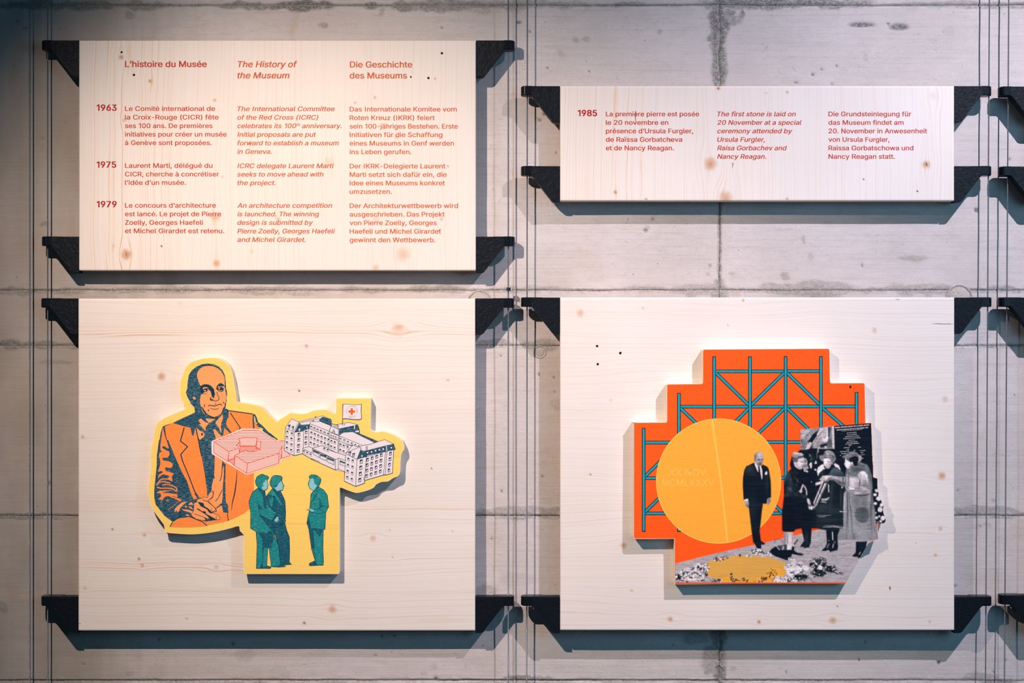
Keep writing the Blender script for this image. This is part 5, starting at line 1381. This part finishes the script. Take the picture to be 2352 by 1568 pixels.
q.line('black', C('Y', "520,680 518,1000"), 1.0); q.line('black', C('Y', "530,1160 550,1568"), 1.0); q.line('black', C('Y2', "555,0 590,400 605,690"), 1.0)
q.line('g1', C('Y', "770,830 790,920 760,1000"), 1.2); q.line('g1', C('Y', "800,990 860,985 940,1000 1010,1080"), 1.5, sm=True); q.line('g1', C('Y', "680,1210 820,1240 940,1220 1000,1180"), 1.8, sm=True); q.line('g6', C('Y', "760,700 840,650 920,690 960,780"), 0.9, sm=True)
q.line('g2', C('Y', "1060,1100 1090,1568"), 2.4); q.line('g2', C('Y2', "1050,0 1080,300 1130,640"), 2.0); q.line('g5', C('Y', "410,1190 400,1568"), 1.6); q.line('g2', C('Y', "480,1160 490,1568"), 1.4); q.line('g2', C('Y2', "500,0 510,650"), 1.6)
for i in range(150):
    x = 400 + 700 * random.random(); y = 650 + 900 * random.random(); l = 20 + 50 * random.random()
    if x > 1040: continue
    q.area(random.choice(('g2', 'g4', 'g3')), C('Y', f"{x},{y} {x+l/2},{y-4} {x+l},{y+2} {x+l/2},{y+6}"), lvl=q.k + 1)
q.k += 1
for i in range(110):
    x = 600 + 480 * random.random(); y = 20 + 780 * random.random(); l = 20 + 50 * random.random()
    q.area(random.choice(('g2', 'g4')), C('Y2', f"{x},{y} {x+l/2},{y-4} {x+l},{y+2} {x+l/2},{y+6}"), lvl=q.k + 1)
q.k += 1
q.area('g2', smooth(C('Y2', "700,80 860,50 980,120 1000,300 900,420 760,400 660,260"), 2)); q.line('g4', C('Y2', "640,320 780,430 900,460 1040,400"), 0.9, sm=True)
q.area('black', C('X', "1500,980") + C('Y', "380,780 420,790 400,880 450,990 440,1010 380,920 360,840")) if False else q.line('g1', C('Y', "390,780 375,850 420,970"), 1.3, sm=True)
q.area('g5', C('Y', "-110,760 0,745 140,760 60,790 -20,850 -110,870 -190,850"))
q.area('g5', C('Y', "480,1000 560,1030 650,1060 650,1100 560,1110 490,1130 440,1040 500,1080 540,1050"))
q.area('g4', C('Y', "655,1080 720,1090 800,1080 810,1010 850,1020 900,1080 1000,1140 960,1180 830,1160 700,1210 650,1200")); q.line('g1', C('Y', "650,1100 800,1110 830,1050"), 1.0, sm=True)
q.area('g6', C('Y', "430,340 500,400 560,440 610,420 620,480 580,570 480,590 440,530 430,500 410,480 430,430")); q.line('g2', C('Y', "445,440 465,435"), 1.0); q.area('g3', C('Y', "540,520 600,480 640,520 560,570"))
q.area('g2', smooth(C('Y', "350,300 440,250 500,190 590,170 680,200 740,280 760,370 720,480 680,520 630,500 600,420 560,440 500,380 430,340"), 2)); q.area('black', smooth(C('Y', "520,340 620,300 700,260 750,330 740,420 700,510 650,510 610,430 590,420 560,430"), 2))
for i in range(30):
    x = 380 + 330 * random.random(); y = 200 + 110 * random.random()
    q.line(random.choice(('g1', 'g3', 'g4')), C('Y', f"{x},{y} {x+30},{y-14} {x+55},{y-8}"), 0.9, taper=True)
q.area('g5', C('Y', "20,940 40,1060 50,1150 35,1150 25,1060")); q.area('g6', C('Y', "350,1000 380,1045 345,1050"))
q.line('g5', C('Y2', "-100,520 180,515 300,530 480,530"), 1.3, taper=True); q.line('g5', C('Y2', "300,150 480,155"), 1.2, taper=True); q.line('g4', C('X2', "890,240 1100,250 1250,235"), 0.9, taper=True); q.line('g4', C('X2', "940,275 1100,275"), 0.8, taper=True); q.line('g4', C('X2', "1080,480 1300,490 1568,500"), 0.8, taper=True)
# wreath at the right edge
q.area('black', C('Y', "1090,785 1208,818 1213,1060 1238,1150 1233,1250 1298,1322 1310,1390 1363,1450 1361,1470") + C('Y2', "1363,20 1338,90 1358,200 1412,330 1402,390 1368,433 1205,437 1165,250 1130,0") + C('Y', "1120,1500 1080,1100 1110,940"))
for x, y, r_ in ((1190,1110,4.2),(1150,1210,4.0),(1235,1305,5.4),(1155,1420,3.7),(1312,1450,4.4),(1270,1548,4.8)): q.dot('g6', 1900 + x / 10.453, 1020 + y / 10.453, r_, r_ * .85, 11, .3, int(x))
for x, y, r_ in ((1270,112,5.4),(1185,300,3.2),(1250,265,2.2),(1340,310,5.6),(1285,385,2.9),(1215,405,1.3),(1165,180,1.6),(1300,10,3.5)): q.dot('g6', 1900 + x / 10.453, 1160 + y / 10.453, r_, r_ * .85, 11, .3, int(x))
# boots and legs
q.area('black', C('Y2', "690,865 840,875 970,860 940,960 955,1080 925,1240 870,1245 730,1275 735,1240 600,1240 610,1200 680,1130 685,960")); q.line('g5', C('Y2', "800,1120 760,1185"), 1.0, taper=True)
q.area('g5', C('Y2', "960,880 1020,850 990,1000 940,1220 950,1080"))
q.area('g4', C('X2', "110,640 180,650 210,770 195,940 120,970 100,800")); q.area('g5', C('X2', "185,650 330,650 345,800 350,900 280,1060 200,1060 190,950 215,760")); q.line('g1', C('X2', "190,680 205,760 200,930"), 1.0)
# bowl with trowel
q.area('black', C('J2', "110,270 200,215 430,180 440,290 520,290 540,210 590,235 580,300 640,345 740,365 795,400 720,415 620,400 540,380 500,500 440,515 300,470 190,430 100,380 60,330"))
q.area('g1', C('J2', "215,240 330,205 425,200 430,290 300,300")); q.area('g4', C('J2', "335,215 370,215 365,280 330,290")); q.area('g6', C('J2', "430,190 530,200 500,270 430,290"))
q.line('black', C('J2', "175,150 180,90 250,70 330,110 400,190"), 1.1, sm=True); q.line('g6', C('J2', "195,190 270,290"), 1.0); q.line('black', C('J2', "575,185 650,85"), 3.6); q.line('g3', C('J2', "590,165 635,100"), 0.8); q.line('g6', C('J2', "555,205 575,185"), 2.4)
# the oval and the flowers
q.area('amber3', [(1713 + 99.5 * math.cos(a_ * math.pi / 30) , 1306 + (31 if math.sin(a_ * math.pi / 30) < 0 else 31.5) * math.sin(a_ * math.pi / 30)) for a_ in range(60)])
q.area('amber', C('J', "1050,960 1080,870 1200,850 1260,900 1500,930 1700,900 1950,830 2050,720 2150,640 2300,700 2352,760 2352,830 2100,960"))
q.area('flame', [(1550, 1337), (1944, 1337), (1943.4, 1341), (1550, 1341)])
def plants(cx, cy, rx, ry, n, ratio, seed, big=2.6, base=True):
    rnd = random.Random(seed)
    if base: q.dot('black', cx, cy, rx * .8, ry * .75, 16, .35, seed)
    q.k += 3; K = q.k
    for i in range(n):
        a = 6.283 * rnd.random(); r_ = rnd.random() ** .6
        x = cx + rx * r_ * math.cos(a); y = cy + ry * r_ * math.sin(a)
        if y > 1336: continue
        w = rnd.random() < ratio
        rr = (big * (.5 + rnd.random()) if w else .8 + 1.6 * rnd.random())
        m_ = 8 if w else 5
        s_ = rnd.random() * 9
        q.area(rnd.choice(('g6', 'g6', 'g5') if w else ('black', 'black', 'g1')), [(x + rr * (.6 + .7 * rnd.random()) * math.cos(s_ + 6.283 * j / m_), min(y + rr * .8 * (.6 + .7 * rnd.random()) * math.sin(s_ + 6.283 * j / m_), 1337)) for j in range(m_)], lvl=K - (i % 3))
plants(1562, 1326, 13, 11, 60, .3, 1); plants(1585, 1320, 24, 17, 150, .5, 2, 3.0); plants(1612, 1303, 18, 12, 110, .45, 3); plants(1608, 1328, 14, 8, 60, .5, 4); plants(1651, 1284, 14, 5, 50, .45, 5, 1.6, False); plants(1668, 1279, 7, 4, 20, .2, 6, 1.4, False)
plants(1700, 1275, 4, 4, 12, 0, 7, 1.4, False); plants(1738, 1267, 18, 7, 90, .45, 8, 2.0); plants(1758, 1273, 14, 5, 50, .6, 9, 2.2); plants(1720, 1276, 10, 2, 12, .9, 10, 1.6, False)
plants(1622, 1318, 4, 6, 24, 0, 11, 1.5, False); plants(1680, 1324, 3, 9, 24, 0, 12, 1.2, False); plants(1688, 1332, 8, 4, 26, 0.1, 13, 1.4, False); plants(1708, 1332, 12, 5, 26, 0, 14, 1.0, False); plants(1645, 1333, 14, 4, 40, .25, 15, 1.8, False)
plants(1773, 1316, 12, 12, 44, 0, 16, 1.4, False); plants(1755, 1329, 10, 6, 36, .1, 17, 1.4, False); plants(1792, 1330, 20, 7, 90, .6, 18, 2.4, False); plants(1738, 1335, 20, 2, 18, .3, 19, 1.0, False)
plants(1826, 1307, 22, 20, 170, .6, 20, 3.4); plants(1840, 1325, 20, 10, 70, .12, 21, 1.6); plants(1878, 1297, 22, 14, 130, .22, 22, 1.9); plants(1880, 1315, 20, 11, 90, .1, 23, 1.3); plants(1908, 1306, 18, 10, 90, .25, 24, 1.3); plants(1927, 1316, 10, 2.5, 20, .1, 25, 1.0, False)
plants(1815, 1331, 16, 6, 60, .5, 26, 2.2); plants(1882, 1285, 16, 6, 50, .15, 27, 1.3, False); plants(1818, 1283, 7, 5, 24, .5, 28, 1.6, False)
q.dot('g6', 1852, 1305, 7, 6.2, 12, .2, 3); q.dot('g6', 1818, 1306, 6, 5.2, 12, .2, 4); q.dot('g6', 1884, 1303, 5.2, 4.6, 12, .3, 5); q.dot('g6', 1834, 1311, 5, 4.4, 12, .3, 6); q.dot('g6', 1815, 1320, 5, 4, 12, .3, 7)
q.line('black', C('J2', "860,840 910,890 950,940 1000,965"), 1.0)
# man in a dark suit in front of the disc
q.area('black', C('D', "278,205 155,262 125,320 105,440 102,560 115,765 130,770 185,870 195,900 240,1280 260,1400 290,1440 310,1490 340,1503 385,1500 385,1440 420,1442 445,1430 440,1420 380,1380 360,1240 375,1120 395,930 410,825 440,830 470,820 470,770 500,740 532,735 530,560 525,470 500,320 490,290 470,265 400,235 380,260 340,270"))
q.area('black2', C('D', "180,262 250,240 300,330 310,400 150,405 140,330"))
q.area('g6', C('D', "280,200 330,262 338,355 325,330 290,250")); q.area('g6', C('D', "358,262 375,258 395,330 398,430 392,465 375,380")); q.area('black', C('D', "340,262 358,262 375,380 388,450 345,370 335,330"))
q.area('g6', C('D', "440,365 462,340 470,350 468,385 440,390")); q.area('g6', C('D', "130,765 182,752 185,790 135,790"))
q.area('g3', C('D', "135,785 190,785 197,850 185,885 150,870 138,830")); q.area('g3', C('D', "475,750 520,738 526,790 500,830 490,850 470,856 490,835 470,830 475,790"))
q.area('g4', smooth(C('D', "345,45 300,58 278,100 275,150 278,185 300,225 345,262 385,248 410,190 416,140 412,90 385,55"), 2))
q.area('g2', C('D', "330,215 395,200 385,248 345,262 310,235")); q.area('g2', C('D', "278,100 290,75 300,130 290,180 278,185"))
q.area('g1', C('D', "332,162 350,154 368,162 360,174 342,174")); q.area('g1', C('D', "388,157 404,150 412,160 400,169 390,168")); q.line('g1', C('D', "360,218 390,212"), 0.8); q.line('g1', C('D', "374,170 382,200"), 0.9); q.line('g2', C('D', "285,190 300,200"), 1.0)

under = Shapes()
under.area('flame', [(1400, 900), (2100, 900), (2100, 1400), (1400, 1400)])
for x0, y0, x1, y1 in bars:
    under.line('black', [(x0, y0), (x1, y1)], 8.0); under.line('cyan', [(x0, y0), (x1, y1)], 5.0)
under.area('flame', [(1795, 1190), (1815, 1190), (1815, 1222), (1795, 1222)])
under.dot('amber2', dx_, dy_, dr + .6, None, 120); under.dot('amber', dx_, dy_, dr - 1.6, None, 120)
RX0, RY0, RX1, RY1, GS, SS = 1546.0, 966.0, 2040.0, 1344.0, 0.8, 3
GW, GH = int((RX1 - RX0) / GS), int((RY1 - RY0) / GS)
CW, CH = GW * SS, GH * SS; PXS = GS / SS
def fill(img, pts, val):
    P_ = np.array(pts, float); X = (P_[:, 0] - RX0) / PXS; Y = (P_[:, 1] - RY0) / PXS
    y0 = max(int(Y.min()), 0); y1 = min(int(Y.max()) + 1, CH - 1); x0 = max(int(X.min()), 0); x1 = min(int(X.max()) + 1, CW - 1)
    if y1 < y0 or x1 < x0: return
    rows = np.arange(y0, y1 + 1) + 0.5; w = x1 - x0 + 1
    cnt = np.zeros((len(rows), w + 1), np.int32)
    X2 = np.roll(X, -1); Y2 = np.roll(Y, -1)
    for ax, ay, bx, by in zip(X, Y, X2, Y2):
        if ay == by: continue
        lo, hi = (ay, by) if ay < by else (by, ay)
        k = np.nonzero((rows >= lo) & (rows < hi))[0]
        if not len(k): continue
        xs = ax + (bx - ax) * (rows[k] - ay) / (by - ay)
        xi = np.clip(np.ceil(xs - 0.5).astype(int) - x0, 0, w)
        np.add.at(cnt, (k, xi), 1)
    m_ = (np.cumsum(cnt, 1)[:, :w] & 1).astype(bool)
    img[y0:y1 + 1, x0:x1 + 1][m_] = val
img = np.zeros((CH, CW, 3), np.float32); msk = np.zeros((CH, CW), np.float32)
for key, pts in under.prims: fill(img, pts, RGBK[key])
for key, pts in q.prims: fill(img, pts, RGBK[key]); fill(msk, pts, 1.0)
img = img.reshape(GH, SS, GW, SS, 3).mean((1, 3)); msk = msk.reshape(GH, SS, GW, SS).mean((1, 3))
def blur(a, r):
    k = np.exp(-0.5 * (np.arange(-4, 5) / r) ** 2); k /= k.sum()
    for ax in (0, 1):
        pad = [(0, 0)] * a.ndim; pad[ax] = (4, 4); b_ = np.pad(a, pad, 'edge')
        a = sum(k[i] * np.take(b_, range(i, i + a.shape[ax]), ax) for i in range(9))
    return a
GX, GY = np.meshgrid(RX0 + (np.arange(GW) + .5) * GS, RY0 + (np.arange(GH) + .5) * GS)
soft = blur(img, 1.15); sharp = blur(img, 0.55)
lum = img.mean(-1)
people = msk > 0.6
sat = (img.max(-1) - img.min(-1)) < 0.12
out = np.where((people & sat)[..., None], 0.55 * soft + 0.45 * sharp, sharp)
# soft modelling of cloth, faces and hands: x, y, rx, ry, turn, amount (plus lightens)
SH = """Y 600 900 90 160 0 .5;Y 870 760 90 120 20 .7;Y 840 680 60 30 0 .5;Y 900 900 50 120 -20 -.3;Y 700 620 150 60 -25 -.35;Y 560 640 60 50 0 .3;Y 640 700 90 30 -20 .35;Y 820 600 80 30 10 -.3;Y 780 900 14 120 8 -.5
Y 960 850 20 140 -10 .35;Y 1000 1000 30 90 -20 -.35;Y 870 1060 80 18 20 .5;Y 900 1130 110 16 5 -.45;Y 760 1180 120 16 6 .4;Y 850 1215 150 22 -6 -.55;Y 560 1100 90 20 0 -.5;Y 600 1060 60 14 10 .4;Y 470 850 22 120 0 .4;Y 440 900 12 90 10 -.5
Y 300 860 90 40 15 .3;Y 330 940 90 30 25 -.4;Y 200 790 90 18 4 .45;Y 150 850 90 14 14 -.35;Y 380 850 14 70 0 -.5;Y 430 1400 20 300 0 .35;Y 490 1400 14 300 0 -.45;Y 560 1400 12 300 0 .25;Y 700 1380 80 160 0 -.18;Y 900 1400 90 160 0 -.2;Y 1000 1300 24 250 3 .25;Y 1060 1350 18 300 4 -.4
Y 960 540 90 40 35 .35;Y 1020 700 22 160 -8 -.3;Y 1060 900 16 200 -4 .15;Y 800 460 60 20 20 .35;Y 500 450 50 50 0 .25;Y 580 480 40 60 0 -.3;Y 560 560 60 16 -10 -.5;Y 600 440 18 30 0 .2;Y 480 320 60 40 -20 .2;Y 560 230 110 24 -15 .5;Y 640 320 90 40 -30 -.5;Y 450 290 60 14 -20 .35;Y 690 430 40 70 0 -.5
Y2 520 300 20 400 0 .2;Y2 480 300 14 400 2 -.4;Y2 860 220 150 170 0 -.25;Y2 860 120 120 40 0 -.2;Y2 700 600 200 120 0 .22;Y2 900 700 200 80 0 .15;Y2 1060 400 20 300 -4 -.35;Y2 1100 500 18 300 -4 .3;Y2 820 830 200 20 2 .25;Y2 640 200 40 220 0 .18;Y2 640 740 50 80 0 -.3;Y2 820 1000 60 120 0 .15;Y2 900 1050 20 120 0 .3
X 500 470 60 60 0 .25;X 590 520 60 30 0 -.4;X 540 420 26 14 0 -.5;X 625 420 26 14 0 -.5;X 640 480 26 60 0 -.35;X 500 360 60 24 0 .2;X 420 480 30 70 -20 -.15;X 580 540 40 12 0 -.4;X 480 560 60 18 0 -.35;X 400 220 90 26 15 .5;X 350 330 60 40 30 -.45;X 480 300 70 16 -5 -.4;X 520 250 50 14 0 .35;X 300 300 24 60 0 -.4
X 1150 380 80 30 0 .2;X 1090 425 22 9 0 -.25;X 1175 420 26 10 0 -.25;X 1130 450 60 60 0 .2;X 1220 470 26 60 15 -.3;X 1170 545 50 14 -15 -.3;X 1100 540 26 14 20 -.3;X 1180 200 110 40 10 .3;X 1300 340 50 90 0 -.35;X 1080 260 50 50 -30 -.4;X 1240 240 40 50 0 -.3;X 1330 300 14 60 0 .3;X 1130 290 40 16 -20 .35
X 1280 640 60 100 35 .35;X 1420 640 90 60 30 .35;X 1480 700 70 20 10 -.3;X 1000 680 60 90 0 .3;X 1000 800 80 60 0 -.2;X 200 760 30 120 15 .7;X 260 900 40 160 -10 .5;X 330 780 60 60 0 -.3;X 240 1100 90 80 0 .45;X 400 1180 120 40 10 -.3;X 180 1220 40 30 0 .6;X 450 800 90 90 0 -.3;X 600 1250 90 30 35 .4
X 1080 960 14 90 -28 .4;X 1000 1180 14 160 -28 -.5;X 960 1220 10 160 -28 .5;X 1130 800 40 24 -30 .4;X 1200 790 60 14 0 -.3;X 1160 860 50 12 -50 -.35;X 1400 820 110 26 12 .35;X 1450 900 110 30 25 -.35;X 950 940 60 16 -25 .3;X 930 980 50 10 -15 -.5;X 1100 1310 50 14 -15 .3;X 1060 1350 50 10 0 -.6;X 1160 1290 20 30 0 -.3;X 740 1380 30 60 15 -.3;X 700 1400 14 60 10 .3
X 1400 1100 60 300 5 -.3;X 1250 1200 30 300 5 .5;X 1480 1300 16 260 0 .7;X 1100 1480 160 60 0 .3;X2 1000 100 160 90 0 .4;X2 1300 150 160 80 0 .35;X2 1150 350 300 50 0 .3;X2 1000 500 200 30 0 .25;X2 230 300 120 300 0 -.35;X2 660 300 120 200 0 -.2;X2 130 750 20 160 0 -.35;X2 250 780 50 130 0 .15;X2 320 800 16 140 0 -.35;X2 650 800 50 160 0 .5
X2 1180 1000 14 80 25 .9;X2 1290 980 12 70 10 .8;X2 1340 900 16 60 20 .5;X2 780 60 60 30 0 .3;D 200 300 60 50 0 .5;D 300 100 26 60 0 -.35;D 360 90 40 40 0 .25;D 350 200 20 26 0 -.2;D 400 190 12 40 0 -.3;D 380 235 26 8 0 -.45;D 350 168 26 8 0 -.4;D 400 162 16 7 0 -.4;D 160 820 26 26 0 .25;D 180 860 14 22 0 -.4;D 505 780 18 40 0 -.3;D 250 900 60 200 0 .25;D 470 500 30 200 0 .3
E 300 500 200 160 0 .15;E 200 800 60 140 0 -.3;E 860 650 60 60 0 .25;E 850 720 70 16 0 -.5;E 1000 700 60 120 0 -.4;E 760 420 60 30 -40 -.4;E 600 600 160 20 -55 -.45;E 650 800 90 30 -20 -.4;E 760 900 80 20 0 .2;E 250 980 60 60 -55 .15"""
for ln_ in SH.replace('\n', ';').split(';'):
    cr, x, y, rx, ry, tn, am = ln_.split(); ox, oy, k = CROP[cr]
    x = ox + float(x) / k; y = oy + float(y) / k; rx = float(rx) / k; ry = float(ry) / k; an = math.radians(float(tn)); am = float(am)
    u = (GX - x) * math.cos(an) + (GY - y) * math.sin(an); v = -(GX - x) * math.sin(an) + (GY - y) * math.cos(an)
    wgt = np.exp(-(u / rx) ** 2 - (v / ry) ** 2) * (people & sat)
    f_ = 1 + am * 1.35 * wgt if am > 0 else 1 / (1 - am * 1.9 * wgt)
    out = out * f_[..., None] + (0.02 * max(am, 0) * wgt)[..., None]
# photographic grain and the wood figure showing through
gr = (fbm(GX / 3.2, GY / 2.0, 61, 3) - .5) * 0.5 + (fbm(GX / 16, GY / 1.7, 67, 2) - .5) * 0.45
mid = np.clip(out.mean(-1), 0, .6)
out = np.where((people & sat)[..., None], out * (1 + gr * (0.55 + 0.5 * (mid > 0.06)))[..., None], out)
out = np.clip(out, 0.002, 0.88)
al = blur(msk, 0.9) > 0.03
al &= ~((GX > 2007.5) & (msk < 0.35)) & ~((GY > 1247) & (GX > 1995 - (GY - 1247) * 0.575 + 0.4)) & (GX > 1550.6) & (GY < 1340.6) & ~((GX > 1988) & (GY < 1100) & (msk < 0.35)) & ~((GY > 1160) & (GX > 2007.8) & (msk < 0.5))
zq = s.z() + 0.03; kk = (DP - zq) / DP * S
co = np.stack([(GX - CX) * kk, np.full_like(GX, -zq * S), Z0 + (CY - GY) * kk], -1)
idx = np.arange(GW * GH).reshape(GH, GW)
cell = al[:-1, :-1] & al[1:, :-1] & al[:-1, 1:] & al[1:, 1:]
fa = np.stack([idx[:-1, :-1][cell], idx[1:, :-1][cell], idx[1:, 1:][cell], idx[:-1, 1:][cell]], 1)
used = np.unique(fa); remap = np.full(GW * GH, -1); remap[used] = np.arange(len(used)); fa = remap[fa]
me = bpy.data.meshes.new('printed_photograph')
me.vertices.add(len(used)); me.vertices.foreach_set('co', co.reshape(-1, 3)[used].reshape(-1).astype(np.float32))
me.loops.add(fa.size); me.loops.foreach_set('vertex_index', fa.reshape(-1).astype(np.int32))
me.polygons.add(len(fa)); me.polygons.foreach_set('loop_start', (np.arange(len(fa)) * 4).astype(np.int32)); me.update(calc_edges=True)
ca = me.attributes.new('tone', 'FLOAT_COLOR', 'POINT')
ca.data.foreach_set('color', np.concatenate([out, np.ones((GH, GW, 1))], -1).reshape(-1, 4)[used].reshape(-1).astype(np.float32))
t = NT('photograph_print', 0.65, 0.08)
at_ = t.node('ShaderNodeAttribute', attribute_name='tone')
f1 = t.noise(t.coord((14, 1, 420)), 1, 4, 0.65, 0.2)
me.materials.append(t.col(t.mix(t.ramp(f1, 0.45, 0.8, 0, 0.22), at_.outputs['Color'], (0.05, 0.05, 0.05))))
ph = link(bpy.data.objects.new('printed_photograph', me), pl2)
ph['label'] = 'black and white photograph of a group of people, a poster board and flowers'
qt.build('printed_donor_list', pl2, 'white lettering on the black board of the photograph')
